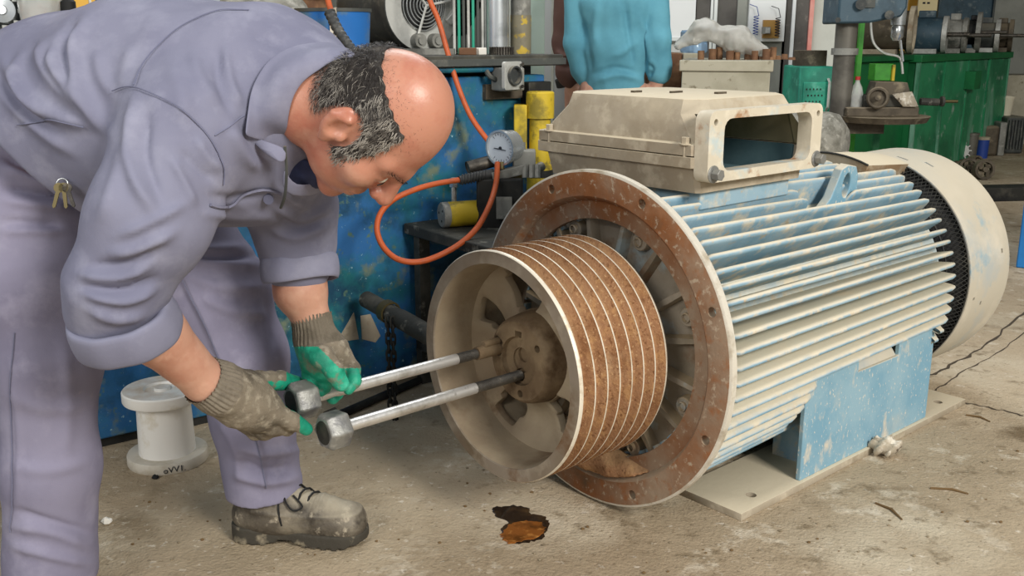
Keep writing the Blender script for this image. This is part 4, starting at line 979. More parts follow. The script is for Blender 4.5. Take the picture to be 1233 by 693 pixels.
# blower
p = bt(508, .26, TOPZ+.165); u = mpp(p)
bl = thing('blower', 'grey drum shaped blower motor with spiral wire guard on the worktop', 'motor', p + np.array([0, 0, -.165]))
axd = np.array([.62, -.78, 0]); side = np.array([.78, .62, 0]); bc = Vector((0, 0, .165)); F = frame(bc, axd, (0, 0, 1)); rb = .150
MB().lathe([(-.36, .0001), (-.36, rb*.9), (-.34, rb*.96), (-.02, rb*.96), (-.02, rb*1.04), (.012, rb*1.04), (.016, rb*1.0)], 56, F).build('barrel', 'grey_dark', bl)
MB().lathe([(.016, rb*1.03), (.018, rb*.62), (.004, rb*.56), (.004, .0001)], 56, F).build('end_plate', 'pale_metal', bl)
MB().lathe([(.005, rb*.55), (.006, .0001)], 40, F).build('inlet', 'black', bl)
for i in range(7): MB().tube([F @ Vector((rb*(.08+.08*i)*math.cos(t), rb*(.08+.08*i)*math.sin(t), .03-.0012*i*i*.3)) for t in np.linspace(0, 6.283, 40)[:-1]], .0024, 5, closed=True).build('guard_ring', 'pale_chrome', bl)
for a in (40, 160, 280): MB().tube([F @ Vector((rb*q*math.cos(R(a)), rb*q*math.sin(R(a)), .034)) for q in (0, .7)], .0045, 6).build('guard_arm', 'pale_metal', bl)
for s_ in (-.035, .035): MB().cyl(F @ Vector((-.118, s_, .0)), F @ Vector((-.118, s_, .05)), .024, n=18).cyl(F @ Vector((-.118, s_, .05)), F @ Vector((-.118, s_, .058)), .014, n=14).build('cable_gland', 'grey_cast', bl)
MB().box(F @ Vector((-.03, -.185, -.02)), (.06, .10, .14), rot=(0, .6, .7)).build('bracket', 'pale_metal', bl, bevel=.006)
MB().box(F @ Vector((.02, -.165, .03)), (.03, .05, .20), rot=(.3, .7, .7)).build('bracket_arm', 'pale_metal', bl, bevel=.004)
MB().span((-.12, -.10, 0), (.12, .10, .02)).build('foot', 'grey_cast', bl)
# plate stack, tubes, gear
pl_m = None
for i in range(7):
    p = bt(548+5.5*i, .24); hgt = .30 if i % 3 else .34
    o_ = tag(MB().box((0, 0, hgt/2), (.010, .20, hgt)).build('metal_plate', ['pale_metal', 'teal_machine', 'grey_dark'][i % 3], bevel=.002), '%s upright metal plate, %s between blower and silver tube' % (['pale grey', 'green', 'dark grey'][i % 3], ['first from the blower', 'second from the blower', 'third from the blower', 'the middle one', 'third from the tube', 'second from the tube', 'next to the tube'][i]), 'plate', 'upright plates on the worktop')
    o_.location = p; o_.rotation_euler = (0, 0, BRZ-.6)
p = bt(598, .14); u = mpp(p)
o_ = thing('metal_tube', 'silver upright sheet metal tube on the worktop end', 'tube', p)
MB().lathe([(0, 15*u), (.36, 15*u), (.36, 14*u), (0, 14*u)], 32, closed=True).build('tube_wall', 'pale_chrome', o_); MB().span((-15*u, -.008, 0), (-15*u+.004, .008, .36)).build('tube_seam', 'pale_metal', o_)
p = bt(604, .02); g = MB(); poly = []
for i in range(28):
    a = 2*math.pi*i/28
    for da, rr in ((-.09, .036), (-.05, .043), (.05, .043), (.09, .036)): poly.append((rr*math.cos(a+da), rr*math.sin(a+da)))
o_ = tag(g.prism(poly, Matrix(), .026).build('gear', 'steel_dark'), 'small dark toothed gear lying before the silver tube', 'gear'); o_.location = p
p = bt(627, .13); u = mpp(p)
o_ = thing('painted_cylinder', 'upright steel cylinder with flaking yellow paint at worktop end', 'cylinder', p)
MB().lathe([(0, .0001), (0, 12.5*u), (.135, 12.5*u), (.135, .0001)], 28).build('painted_part', 'yellow_worn', o_); MB().lathe([(.135, 12*u), (.36, 12*u), (.36, .0001)], 28).build('bare_part', 'grey_cast', o_)
for i, (px, s_) in enumerate(((563, .02), (570, .03), (578, .02))):
    o_ = tag(MB().box((0, 0, .012), (.06-.012*i, .03, .024), rot=(0, 0, .4*i)).build('metal_offcut', ['rust_brown', 'pale_metal', 'white_bits'][i], bevel=.003), ['rusty small offcut before the upright plates', 'pale small offcut before the upright plates', 'white small offcut nearest the silver tube'][i], 'offcut', 'offcuts before the plates'); o_.location = bt(px, s_)
# left end of the worktop, seen over the man's back
p = bt(12, .36, TOPZ+.13); fm = thing('fan_motor', 'black round fan motor with silver hub at the far left edge', 'motor', p - np.array([0, 0, .13])); F = frame((0, 0, .13), (.15, -1, .1), (0, 0, 1))
MB().lathe([(-.10, .0001), (-.10, .10), (.0, .115), (.012, .105), (.012, .055), (-.01, .05), (-.01, .0001)], 40, F).build('housing', 'grey_dark', fm)
MB().lathe([(.012, .066), (.018, .066), (.018, .058), (.012, .058)], 40, F, closed=True).build('bright_ring', 'pale_chrome', fm)
MB().lathe([(-.01, .036), (.02, .034), (.024, .014), (.03, .012), (.03, .0001)], 24, F).build('hub', 'pale_chrome', fm)
for i in range(8): MB().box(F @ Vector((.045*math.cos(i*.785), .045*math.sin(i*.785), .004)), (.012, .02, .012)).build('spoke', 'pale_metal', fm)
MB().cyl(F @ Vector((.085, -.03, .0)), F @ Vector((.085, -.03, .016)), .010, n=12).build('screw', 'pale_chrome', fm)
p = bt(55, .30); u = mpp(p); jr = thing('jar', 'clear plastic jar half full of pink liquid above the man\'s back', 'jar', p)
rj = 25*u; k = .146
MB().lathe([(0, .0001), (0, rj*.78), (.02, rj*.80), (k, rj*1.0), (.30, rj*1.02), (.32, rj*.8), (.32, rj*.77), (.30, rj*.98), (k, rj*.97), (.02, rj*.77), (.004, .0001)], 40).build('jar_wall', 'plastic_clear', jr)
MB().lathe([(.006, .0001), (.006, rj*.76), (.02, rj*.765), (k, rj*.965), (k+.001, .0001)], 40).build('pink_liquid', 'pink_liquid', jr)
MB().lathe([(.315, rj*.82), (.345, rj*.82), (.345, .0001)], 32).build('cap', 'white_bits', jr)
p = bt(88, .25); o_ = tag(MB().lathe([(0, .0001), (0, .02), (.155, .02), (.165, .012), (.165, .0001)], 20).build('black_bottle', 'black'), 'small black bottle right of the pink jar', 'bottle'); o_.location = p
p = bt(134, .34); cl = thing('wire_tangle', 'tangle of pale wires and cloth above the man\'s back', 'wire', p)
rnd = random.Random(4)
for i in range(5): MB().tube(smoothpts([(rnd.uniform(-.05, .05), rnd.uniform(-.03, .03), .01)] + [(rnd.uniform(-.06, .06), rnd.uniform(-.04, .04), rnd.uniform(.12, .22)) for _ in range(3)] + [(rnd.uniform(-.05, .05), 0, .01)], 5), .004, 6).build('wire', ['white_bits', 'grey_dark', 'pale_metal'][i % 3], cl)
MB().ball((.01, 0, .10), (.05, .035, .10), 10, 7).build('cloth_wad', 'white_bits', cl)
p = bt(325, .42); V, Q = surface(lambda q: smin(sd_ell(q, (0, 0, .10), (.15, .12, .115)), sd_ell(q, (-.09, .02, .09), (.11, .10, .10)), .05) + .006*np.sin(q[:, 0]*70)*np.sin(q[:, 2]*60+q[:, 1]*50), (-.25, -.2, -.02), (.2, .2, .26), .008)
o_ = tag(npmesh('sack', V + p, Q, 'sack_grey'), 'lumpy grey sack on the worktop left of the blue bucket', 'sack')
p = bt(378, .56); bx = thing('small_motor', 'small brown old motor with shaft behind the blue bucket', 'motor', p)
MB().lathe([(0, .0001), (0, .06), (.20, .06), (.20, .022), (.26, .022), (.26, .0001)], 24).build('body', 'rust_brown', bx); MB().span((-.05, -.09, .20), (.06, -.03, .235)).build('lug_plate', 'grey_dark', bx)
# wall and yellow cupboard behind the bench
def wallbox(name, a, b, m, s0=1): o_ = MB().span(a, b).build(name, m); o_.location = BA; o_.rotation_euler = (0, 0, BRZ); return struct(o_)
wallbox('wall_left', (-2.6, 1.7, 0), (.95, 1.8, 3.0), 'wall')
o_ = MB().span((-1.4, 1.15, 0), (.56, 1.66, 2.0)).build('cupboard_body', 'yellow_wall', None, bevel=.01)
yc = thing('cupboard', 'tall plain yellow cupboard behind the man', 'cupboard', BA, BRZ); o_.parent = yc
MB().span((-.70, 1.140, .08), (-.69, 1.152, 1.95)).build('door_gap', 'black', yc); MB().span((-.66, 1.12, 1.0), (-.645, 1.152, 1.12)).build('handle', 'pale_metal', yc)

# black side table with the hand pump
s0 = bs(484, 268); TZ = s0[2]; TX0, TX1, TY = s0[0], s0[0]+.95, .55
tb_ = thing('side_table', 'low grimy black steel table pushed against the blue cabinet', 'table', bw((TX0, 0, 0)), BRZ)
MB().span((0, -TY, TZ-.035), (TX1-TX0, -.01, TZ)).build('table_top', 'black_grimy', tb_, bevel=.004)
for x_, y_ in ((.02, -.04), (.02, -TY+.02), (TX1-TX0-.06, -.04), (TX1-TX0-.06, -TY+.02)): MB().span((x_, y_, 0), (x_+.04, y_-.035 if y_ > -.1 else y_+.035, TZ-.035)).build('leg', 'black_grimy', tb_)
MB().span((.02, -TY+.02, .12), (.05, -.04, .15)).build('side_rail', 'black_grimy', tb_)
def tt(px, py, out): v = bs(px, py, out); return v
# yellow cylinder lying on the table
v = bs(531, 252, .16); t = thing('hydraulic_cylinder', 'short yellow hydraulic cylinder with grey end lying on the black table', 'cylinder', bw((v[0], -.16, TZ)), BRZ)
F = frame((0, 0, .043), (.96, -.22, 0))
MB().lathe([(.02, .0001), (.02, .041), (.17, .041), (.17, .0001)], 28, F).build('barrel', 'yellow_paint', t)
MB().lathe([(0, .0001), (0, .038), (.004, .0415), (.022, .0415)], 28, F).build('end_cap', 'grey_cast', t)
for a in (90, 210, 330): MB().cyl(F @ Vector((.02*math.cos(R(a)), .02*math.sin(R(a)), -.001)), F @ Vector((.02*math.cos(R(a)), .02*math.sin(R(a)), .002)), .004, n=8).build('screw_hole', 'black', t)
MB().cyl((.05, .0, .08), (.05, 0, .16), .009, n=10).cyl((.05, 0, .13), (.05, 0, .15), .014, n=6).build('inlet_pipe', 'pale_chrome', t)
# hand pump
hp0 = bs(612, 215, .22); pb = bw((hp0[0], -.22, TZ)); pm = thing('hand_pump', 'grey and black hydraulic hand pump with valve block on the black table', 'pump', pb)
def L3(px, py, d): return Vector(P(px, py, d) - pb)
DP = proj((pb + np.array([0, 0, .2]))[None])[2][0]
MB().box(L3(602, 252, DP+.02), (.15, .12, .22)).build('reservoir', 'black_metal', pm, bevel=.008)
MB().box((.02, 0, .02), (.15, .12, .04)).build('foot', 'black_grimy', pm, bevel=.004)
MB().box(L3(607, 250, DP-.06), (.05, .01, .07)).build('name_plate', 'grey_cast', pm)
MB().cyl(L3(606, 190, DP+.02), L3(563, 202, DP-.02), .021, n=20, cap=False).cyl(L3(606, 190, DP+.02), L3(564, 202, DP-.018), .0195, n=20).build('handle_socket', 'steel_dark', pm)
MB().cyl(L3(592, 213, DP-.05), L3(632, 203, DP-.03), .022, n=4).build('valve_body', 'grey_cast', pm, bevel=.003)
MB().box(L3(631, 192, DP), (.075, .06, .065)).build('valve_block', 'grey_cast', pm, bevel=.005)
MB().cyl(L3(627, 184, DP), L3(626, 172, DP), .018, n=16).build('valve_cap', 'grey_cast', pm)
for px in (632, 640, 647): MB().cyl(L3(px, 214, DP-.04), L3(px, 198, DP-.04), .010, n=6).build('fitting_nut', 'grey_cast', pm)
MB().cyl(L3(604, 204, DP-.05), L3(604, 195, DP-.05), .010, n=12).build('gauge_stem', 'brass', pm)
MB().cyl(L3(640, 208, DP-.02), L3(652, 200, DP+.02), .016, n=14).build('outlet', 'grey_dark', pm)
# gauge
gp = P(603, 178, DP-.06); gg = thing('pressure_gauge', 'round silver pressure gauge screwed on the hand pump', 'gauge', gp)
F = frame((0, 0, 0), (-.62, -.78, -.04), (0, 0, 1)); rg = 20.5*DP/FPX
MB().lathe([(-.055, .0001), (-.055, rg*.92), (-.01, rg*.94), (-.01, rg*1.03), (.008, rg*1.03), (.008, rg*.92), (.002, rg*.90)], 40, F).build('case', 'pale_chrome', gg)
MB().lathe([(.001, rg*.91), (.001, .0001)], 36, F).build('dial', 'gauge_face', gg)
for i in range(19):
    a = R(-220+260*i/18+90+180); r0 = .72 if i % 3 else .66
    MB().box(F @ Vector((rg*(r0+.84)/2*math.sin(a), rg*(r0+.84)/2*math.cos(a), .0015)), (.001, .0012, rg*(.84-r0)), rot=(F.to_3x3() @ Matrix.Rotation(-a, 3, 'Z') @ Matrix(((1, 0, 0), (0, 0, 1), (0, -1, 0))))).build('tick', 'ink', gg)
MB().box(F @ Vector((-.004, .002, .003)), (.002, .0025, rg*.85), rot=(F.to_3x3() @ Matrix.Rotation(-.1, 3, 'Z') @ Matrix(((1, 0, 0), (0, 0, 1), (0, -1, 0))))).cyl(F @ Vector((0, 0, .001)), F @ Vector((0, 0, .005)), .005, n=12).build('needle', 'ink', gg)
# hoses
hs = thing('hydraulic_hose', 'orange hydraulic hose looping below the gauge in front of blue cabinet', 'hose', P(598, 200, DP-.06))
h0 = np.array(hs.location)
hpts = [(599, 196, DP-.06), (597, 222, DP-.10), (588, 250, DP-.16), (572, 277, DP-.20), (545, 299, DP-.24), (510, 314, DP-.26), (482, 313, DP-.27), (463, 299, DP-.26), (454, 278, DP-.25), (458, 257, DP-.23), (474, 240, DP-.20), (500, 228, DP-.16), (525, 221, DP-.12), (556, 216, DP-.08)]
MB().tube([P(*q) - h0 for q in smoothpts(hpts, 8)], .0090, 12).build('orange_hose', 'orange_hose', hs)
MB().tube([P(*q) - h0 for q in ((553, 217, DP-.085), (575, 212, DP-.06), (594, 209, DP-.045))], [.014, .0155, .017], 14).build('hose_sleeve', 'hose_black', hs)
for i, x_ in enumerate(np.linspace(557, 585, 9)): MB().tube([P(x_ + .2*math.cos(t)*0, 217-(x_-553)*.2, DP-.085+(x_-553)*.001) - h0 + np.array([0, .0165*math.cos(t), .0165*math.sin(t)]) for t in np.linspace(0, 6.283, 14)[:-1]], .0022, 5, closed=True).build('sleeve_ring', 'hose_black', hs)
h2 = thing('hydraulic_hose', 'orange hose coming down from above to the back of the gauge', 'hose', P(585, 165, DP+.05)); h0 = np.array(h2.location)
MB().tube([P(*q) - h0 for q in smoothpts([(505, -60, DP), (516, -5, DP), (528, 25, DP+.01), (541, 70, DP+.02), (553, 108, DP+.03), (568, 142, DP+.04), (588, 170, DP+.03)], 8)], .0090, 12).build('orange_hose', 'orange_hose', h2)
h3 = thing('hydraulic_hose', 'short orange hose end with black ribbed grip before the blue bucket', 'hose', P(430, 66, 2.9)); h0 = np.array(h3.location)
MB().tube([P(*q) - h0 for q in smoothpts([(388, -50, 2.95), (394, -5, 2.95), (400, 18, 2.94)], 6)], .0090, 12).build('orange_hose', 'orange_hose', h3)
hp_ = smoothpts([(397, 15, 2.945), (406, 34, 2.93), (418, 52, 2.91), (429, 65, 2.9)], 14)
MB().tube([P(*q) - h0 for q in hp_], [.0155 - .004*i/len(hp_) + (.0025 if i % 4 < 2 else 0) for i in range(len(hp_))], 12).build('ribbed_grip', 'hose_black', h3)
# yellow upright jack at the bench end
v = bs(650, 180, .10); jk = thing('hydraulic_jack', 'worn yellow upright hydraulic jack behind the terminal box', 'jack', bw((v[0], -.10, TZ))); J = np.array(jk.location); u = mpp(J + np.array([0, 0, .4]))
top = bs(650, 110, .10)[2] - TZ
MB().lathe([(0, .0001), (0, 16*u), (top*.40, 16*u), (top*.40, 13*u), (top-.09, 13*u), (top-.09, 17*u), (top-.005, 17*u), (top, 15.5*u), (top, .0001)], 32).build('jack_body', 'yellow_paint', jk)
MB().box((-.068, 0, top*.62), (.045, .06, top*.55)).build('side_flange', 'yellow_paint', jk, bevel=.004)
MB().lathe([(top*.30, 16.6*u), (top*.36, 16.6*u)], 32).build('lower_ring', 'black_metal', jk)
# pipes, rods and chain low behind the pulley
a, b = P(441, 360, 3.15), P(525, 408, 2.86)
pp = thing('steel_pipe', 'thick dark steel pipe sticking out low from the blue cabinet', 'pipe', a); a_, b_ = np.zeros(3), b-a
MB().tube([a_, b_*.45, b_*.52, b_*.8, b_], [.027, .027, .030, .030, .030], 18).build('pipe_tube', 'black_grimy', pp)
MB().lathe([(0, .036), (.03, .036), (.03, .03)], 18, frame(b_*.30, b_)).build('chain_collar', 'brass', pp)
cp = P(472, 376, 3.03); ch = thing('chain', 'dark steel chain hanging from the pipe behind the bolts', 'chain', cp)
lk = MB(); lk.tube([((.007)*math.cos(t)*1.0, 0, .012*math.sin(t)+ .008*np.sign(math.sin(t))) for t in np.linspace(0, 6.283, 13)[:-1]], .0034, 6, closed=True); lkm = lk.mesh('chain_link', 'black_metal')
for c2 in (0, 1):
    for i in range(13 if c2 else 11): share('chain_link', lkm, ch, (.016*c2-.008, -.045-.012*c2, -.015-.027*i), (0, 0, R(90*(i % 2)+20)))
for lbl, a, b in (('dark steel rod lying on the floor behind the lower bolt', onz(404, 506), onz(505, 462)), ('dark steel rod lying on the floor against the blue cabinet', onz(425, 463), onz(470, 438))):
    t = thing('steel_rod', lbl, 'rod', a); d_ = Vector(b-a)
    MB().cyl((0, 0, .014), d_ + Vector((0, 0, .014)), .013, n=14).build('rod_shaft', 'black_metal', t); MB().prism(hexa(.024), frame(Vector((0, 0, .021)) - d_.normalized()*.03, d_, (0, 0, 1)), .03).build('rod_nut', 'steel_dark', t)

# white spool on the floor
c = onz(203, 553); sp = thing('spool', 'white plastic cable spool standing on its flange on the floor', 'spool', c); u = mpp(c + np.array([0, 0, .1]))
rs_ = 46*u; HT = .215
MB().lathe([(0, .0001), (0, rs_), (.004, rs_*1.02), (.026, rs_*1.02), (.030, rs_)], 48).lathe([(.030, rs_), (.030, .0001)], 48).build('lower_flange', 'white_spool_base', sp)
MB().lathe([(.03, 33*u), (HT-.03, 31*u)], 48).build('barrel', 'white_spool', sp)
MB().lathe([(HT-.032, .0001), (HT-.032, rs_*.98), (HT-.028, rs_), (HT-.004, rs_), (HT, rs_*.97), (HT, .05), (HT-.006, .046), (HT-.006, .022), (HT+.002, .02), (HT+.002, .0001)], 48).build('upper_flange', 'white_spool', sp)
A_ = math.atan2(-1, .52); Mx = Matrix.Rotation(A_+math.pi/2, 4, 'Z') @ Matrix.Translation((0, -rs_*1.022, .014)) @ Matrix.Rotation(math.pi/2, 4, 'X')
lettering('oVV1.', .024, Mx, 'ink', sp, 'marker_writing')

# oil stain and litter on the floor
def blob(pts, z, m, name, par=None):
    q = [onz(*p) for p in smoothpts(pts + pts[:1], 6)[:-1]]; rnd = random.Random(len(pts)); c_ = np.mean(q, 0)
    q = [c_ + (p-c_)*(1+rnd.uniform(-.07, .07)) for p in q]; k_ = len(q); o0 = np.array([c_[0], c_[1], 0])
    vs = [tuple(p-o0*(par is None) - (np.array(par.location) if par else 0) + np.array([0, 0, z*.3])) for p in q] + [tuple(c_ + (p-c_)*.94 - o0*(par is None) - (np.array(par.location) if par else 0) + np.array([0, 0, z])) for p in q]
    mb = MB().add(vs, [tuple(range(k_, 2*k_))] + [(i, (i+1) % k_, k_+(i+1) % k_, k_+i) for i in range(k_)])
    o_ = mb.build(name, m, par, smooth=0)
    if par is None: o_.location = tuple(o0)
    return o_
oil = tag(blob([(592, 612), (610, 608), (634, 610), (640, 618), (655, 622), (661, 632), (655, 645), (640, 652), (622, 655), (606, 650), (604, 636), (612, 628), (598, 622)], .0015, 'oil', 'oil_stain'), 'wet black and rust brown oil puddle on the floor below the pulley', 'puddle')
blob([(602, 645), (612, 632), (630, 627), (650, 628), (657, 637), (648, 647), (628, 652), (612, 654)], .0025, 'oil_rust', 'rust_patch', oil)
rnd = random.Random(11)
def rock(px, py, s, m, name, label, cat, group=None, fl=.6):
    mb = MB().ball((0, 0, s*fl*.8), (s, s*.8, s*fl), 7, 5); mb.v = [tuple(c_*(1+rnd.uniform(-.22, .22)) for c_ in p) for p in mb.v]
    o_ = tag(mb.build(name, m, smooth=20), label, cat, group); o_.location = onz(px, py); o_.rotation_euler = (0, 0, rnd.uniform(0, 6)); return o_
for dx, dy, s in ((0, 0, .012),): rock(129, 630, .013, 'white_bits', 'paint_chip', 'white crumbled chip on the floor right of the near trouser leg', 'chip', fl=.7)
rock(187, 576, .010, 'black', 'metal_shaving', 'small black scrap on the floor before the white spool', 'scrap')
cpz = onz(1066, 548); V, Q = surface(lambda q: sd_ell(q, (0, 0, .028), (.042, .028, .025)) + .010*np.sin(q[:, 0]*140+q[:, 1]*60+1)*np.sin(q[:, 1]*190+q[:, 2]*90), (-.08, -.07, -.02), (.08, .07, .08), .004)
tag(npmesh('crumpled_paper', V + cpz, Q, 'paper_dirty'), 'dirty crumpled rag of paper beside the motor base plate', 'paper')
for a, b, lbl in (((1120, 588), (1166, 595), 'thin dry twig on the floor right of the crumpled paper'), ((1054, 606), (1086, 626), 'thin dry twig on the floor below the motor base plate'), ((1163, 500), (1192, 508), 'thin dry twig on the floor behind the base plate corner')):
    a_, b_ = onz(*a), onz(*b); mid = (a_+b_)/2 + np.array([.01, .006, .004]); t = tag(MB().tube([np.array([0, 0, .002]), mid-a_, b_-a_+np.array([0, 0, .002])], [.003, .0035, .002], 6).build('twig', 'twig'), lbl, 'twig', None); t.location = a_
spots = [(930, 640), (1010, 655), (1090, 668), (1142, 610), (1184, 560), (1205, 628), (1130, 675), (850, 655), (800, 660), (735, 640), (700, 668), (560, 620), (540, 660), (480, 640), (455, 672), (250, 640), (215, 665), (180, 600), (150, 585), (160, 660), (525, 575), (590, 590), (1070, 640), (1225, 540), (985, 625), (775, 685), (650, 680), (330, 680)]
gm = MB()
for i, (px, py) in enumerate(spots*3):
    q = onz(px + rnd.uniform(-60, 60)*(i >= len(spots)), min(py + rnd.uniform(-14, 14), 690)); s_ = rnd.uniform(.002, .0055); b_ = MB().ball((0, 0, 0), (s_, s_*.8, s_*.5), 6, 4)
    gm.add([(q[0]+v_[0]*rnd.uniform(.7, 1.2), q[1]+v_[1]*rnd.uniform(.7, 1.2), s_*.4+v_[2]) for v_ in b_.v], b_.f, i % 2)
tag(gm.build('grit', ['stone', 'twig'], smooth=20), 'scattered crumbs of grit on the dusty concrete floor', 'grit', None, 'stuff')
# dirt wedge left in the flange mouth
V, Q = surface(lambda q: np.maximum(sd_cone(q, (.035, -.17, AZ-.325), (.035, .17, AZ-.325), .040, .05) + .004*np.sin(q[:, 1]*70)*np.sin(q[:, 0]*110), np.hypot(q[:, 1], q[:, 2]-AZ)-.345), (-.02, -.2, .04), (.14, .24, .2), .007)
npmesh('dirt_heap', V, Q, 'pulley_rust', motor)
# ---------------------------------------------------------------- far side of the workshop
def onY(px, py, Y): r_ = ray(px, py); return np.array([0, 0, CAMH]) + r_*(Y/r_[1])
def slab(name, px0, px1, Y, z0, z1, m, t=.06, kind='structure', py=30):
    a, b = onY(px0, py, Y), onY(px1, py, Y); o_ = MB().span((a[0], Y, z0), (b[0], Y+t, z1)).build(name, m)
    if kind: o_['kind'] = kind
    return o_
# back wall, window and door framing
o_ = MB().span((-3, 12.4, 0), (12, 12.5, 4.2)).build('wall_back', 'wall_grey'); struct(o_)
o_ = MB().span((9.5, -2, 0), (9.6, 12.5, 4.2)).build('wall_right', 'wall_grey'); struct(o_)
wn = slab('window_1', 628, 657, 5.4, 0, 2.6, 'pane', .02)
for a, b in ((656, 664), (668, 692)): slab('trim_1', a, b, 5.35, 0, 2.6, 'alu', .10)
slab('trim_2', 626, 629, 5.35, 0, 2.6, 'alu', .08)
slab('door_1', 690, 790, 5.6, 0, 2.6, 'white_panel', .05)
slab('wall_partition', 600, 690, 5.9, 0, 2.6, 'wall', .05)
YB = 7.4
slab('wall_far', 770, 840, YB+.05, 0, 2.8, 'white_panel', .05)
z_ = lambda py, Y: onY(800, py, Y)[2]
wb = thing('whiteboard', 'white panel board hanging behind the man in the teal shirt', 'board', onY(813, 47, YB-.03)); b0 = np.array(wb.location)
MB().span((onY(770, 30, YB)[0]-b0[0], 0, .01), (onY(836, 30, YB)[0]-b0[0], .02, 1.2)).build('board_face', 'white_panel', wb); MB().span((onY(770, 30, YB)[0]-b0[0], -.012, -.012), (onY(837, 30, YB)[0]-b0[0], .025, .012)).build('board_edge', 'alu', wb)
slab('trim_3', 838, 855, YB, 0, 2.8, 'dark_panel'); slab('trim_4', 855, 858, YB-.02, 0, 2.8, 'alu'); slab('trim_5', 859, 863, YB-.02, 0, 2.8, 'alu')
slab('door_2', 863, 887, YB, 0, 2.8, 'dark_panel'); slab('trim_6', 887, 901, YB-.02, 0, 2.8, 'wall_grey')
slab('trim_7', 901, 946, YB, 0, 2.8, 'wall_grey')
slab('door_3', 943, 953, YB, 0, 2.8, 'dark_panel'); slab('trim_8', 953, 957, YB-.02, 0, 2.8, 'white_panel'); slab('door_4', 957, 974, YB, 0, 2.8, 'dark_panel'); slab('trim_9', 974, 979, YB-.02, 0, 2.8, 'pink_liquid'); slab('trim_10', 979, 1010, YB+.03, 0, 2.8, 'wall')
ep = onY(922, 50, YB-.06); eb = thing('control_board', 'white wall board with yellow box and coiled cords right of the door', 'board', ep)
u = mpp(ep)
MB().span((-22*u, 0, 0), (22*u, .03, .9)).build('back_board', 'white_panel', eb, bevel=.004)
MB().span((-5*u, -.03, 4*u), (14*u, 0, 25*u)).build('yellow_box', 'brown_box', eb)
MB().span((-7*u, -.07, 9*u), (2*u, -.03, 17*u)).build('socket', 'grey_cast', eb); MB().span((-4*u, -.08, 10*u), (1*u, -.07, 16*u)).build('socket_cover', 'pale_metal', eb)
for x0, z0, z1 in ((-15, 8, 30), (11, 6, 28)):
    pts = [(x0*u+2.8*u*math.cos(t), -.05+1.5*u*math.sin(t), (z0+(z1-z0)*t/44)*u) for t in np.linspace(0, 44, 150)]
    MB().tube(pts + [(x0*u, -.05, (z1+10)*u), ((x0-8)*u, -.03, (z1+13)*u)], .5*u, 5).build('coiled_cord', 'ink' if x0 > 0 else 'blue_can', eb)
# crate, water bottle, pale cabinet with bag and rusty bushes
Yc = 4.9
cr = thing('crate', 'weathered brown box standing behind the teal man', 'box', (*onY(808, 80, 5.2)[:2], 0)); zt = z_(64, 5.2); u = 5.2/FPX*1.03
MB().span((-30*u, 0, 0), (16*u, .4, zt-.25)).build('stand', 'grey_dark', cr); MB().span((-28*u, 0, zt-.25), (12.5*u, .4, zt)).build('brown_side', 'rust_brown', cr, bevel=.004); MB().span((13*u, -.02, zt-.26), (30*u, .4, zt)).build('grey_side', 'box_grey', cr, bevel=.004)
c_ = onY(840, 64, 5.25); wbt = thing('water_bottle', 'pale blue water cooler bottle on the grey block behind the plastic bag', 'bottle', (c_[0], c_[1]+.12, zt)); r_ = 16*u
MB().lathe([(0, .0001), (0, r_*.9), (.01, r_), (.045, r_), (.05, r_*.96), (.06, r_), (.105, r_), (.115, r_*.9), (.12, .0001)], 32).build('bottle_body', 'bottle_blue', wbt)
gl = np.array([onY(831, 80, 4.7)[0], 4.7, 0]); zc = onY(890, 72, 4.6)[2]
gc = thing('metal_cabinet', 'pale grey metal cabinet with overhanging lid behind the terminal box', 'cabinet', (*onY(928, 80, 4.5)[:2], 0), R(-14)); u = 4.5*1.02/FPX
w1, w2 = 98*u/math.cos(R(14)), .46
MB().span((-w1, 0, 0), (0, w2, zc-.05)).build('cabinet_body', 'box_grey', gc, bevel=.004)
MB().span((-w1-.012, -.012, zc-.05), (.012, w2+.012, zc)).build('lid', 'box_grey', gc, bevel=.005)
gcM = Matrix.Translation(gc.location) @ Matrix.Rotation(R(-14), 4, 'Z')
for i in range(9):
    p = gcM @ Vector((-w1*.80+.040*i + .01*(i % 2), .07+.03*(i % 3), zc)); r_ = .015+.003*(i % 2)
    o_ = tag(MB().lathe([(0, .0001), (0, r_), (.04+.008*(i % 3), r_), (.04+.008*(i % 3), r_*.6), (.03, r_*.55), (.03, .0001)], 16).build('steel_bush', 'rust_brown'), 'rusty steel bush, %s in the row on the pale cabinet lid' % ['leftmost', 'second from left', 'third from left', 'fourth from left', 'middle one', 'fourth from right', 'third from right', 'second from right', 'rightmost'][i], 'bush', 'rusty bushes on the pale cabinet'); o_.location = p
for i in range(7):
    p = gcM @ Vector((-.10+.032*i, .12+.05*(i % 3), zc)); o_ = tag(MB().lathe([(0, .0001), (0, .018), (.012+.006*(i % 3), .014), (.012+.006*(i % 3), .0001)], 10).build('rusty_nut', 'rust_brown'), 'rusty nut, %s of the seven scraps on the pale cabinet lid' % ['leftmost', 'second from left', 'third from left', 'middle one', 'third from right', 'second from right', 'rightmost'][i], 'nut', 'rusty scraps on the pale cabinet'); o_.location = p
bgp = np.array(gcM @ Vector((-w1*.55, .12, zc+.045)))
def bag(q):
    d = chain(q, [(-.20, .02, .02), (-.10, .0, .085), (.06, .0, .045), (.18, 0, -.005)], [.022, .045, .055, .03], .04, (0, 1, 0), 1.3)
    return d + .004*np.sin(q[:, 0]*41+q[:, 2]*63+q[:, 1]*20)*np.sin(q[:, 2]*55-q[:, 0]*33+q[:, 1]*40)
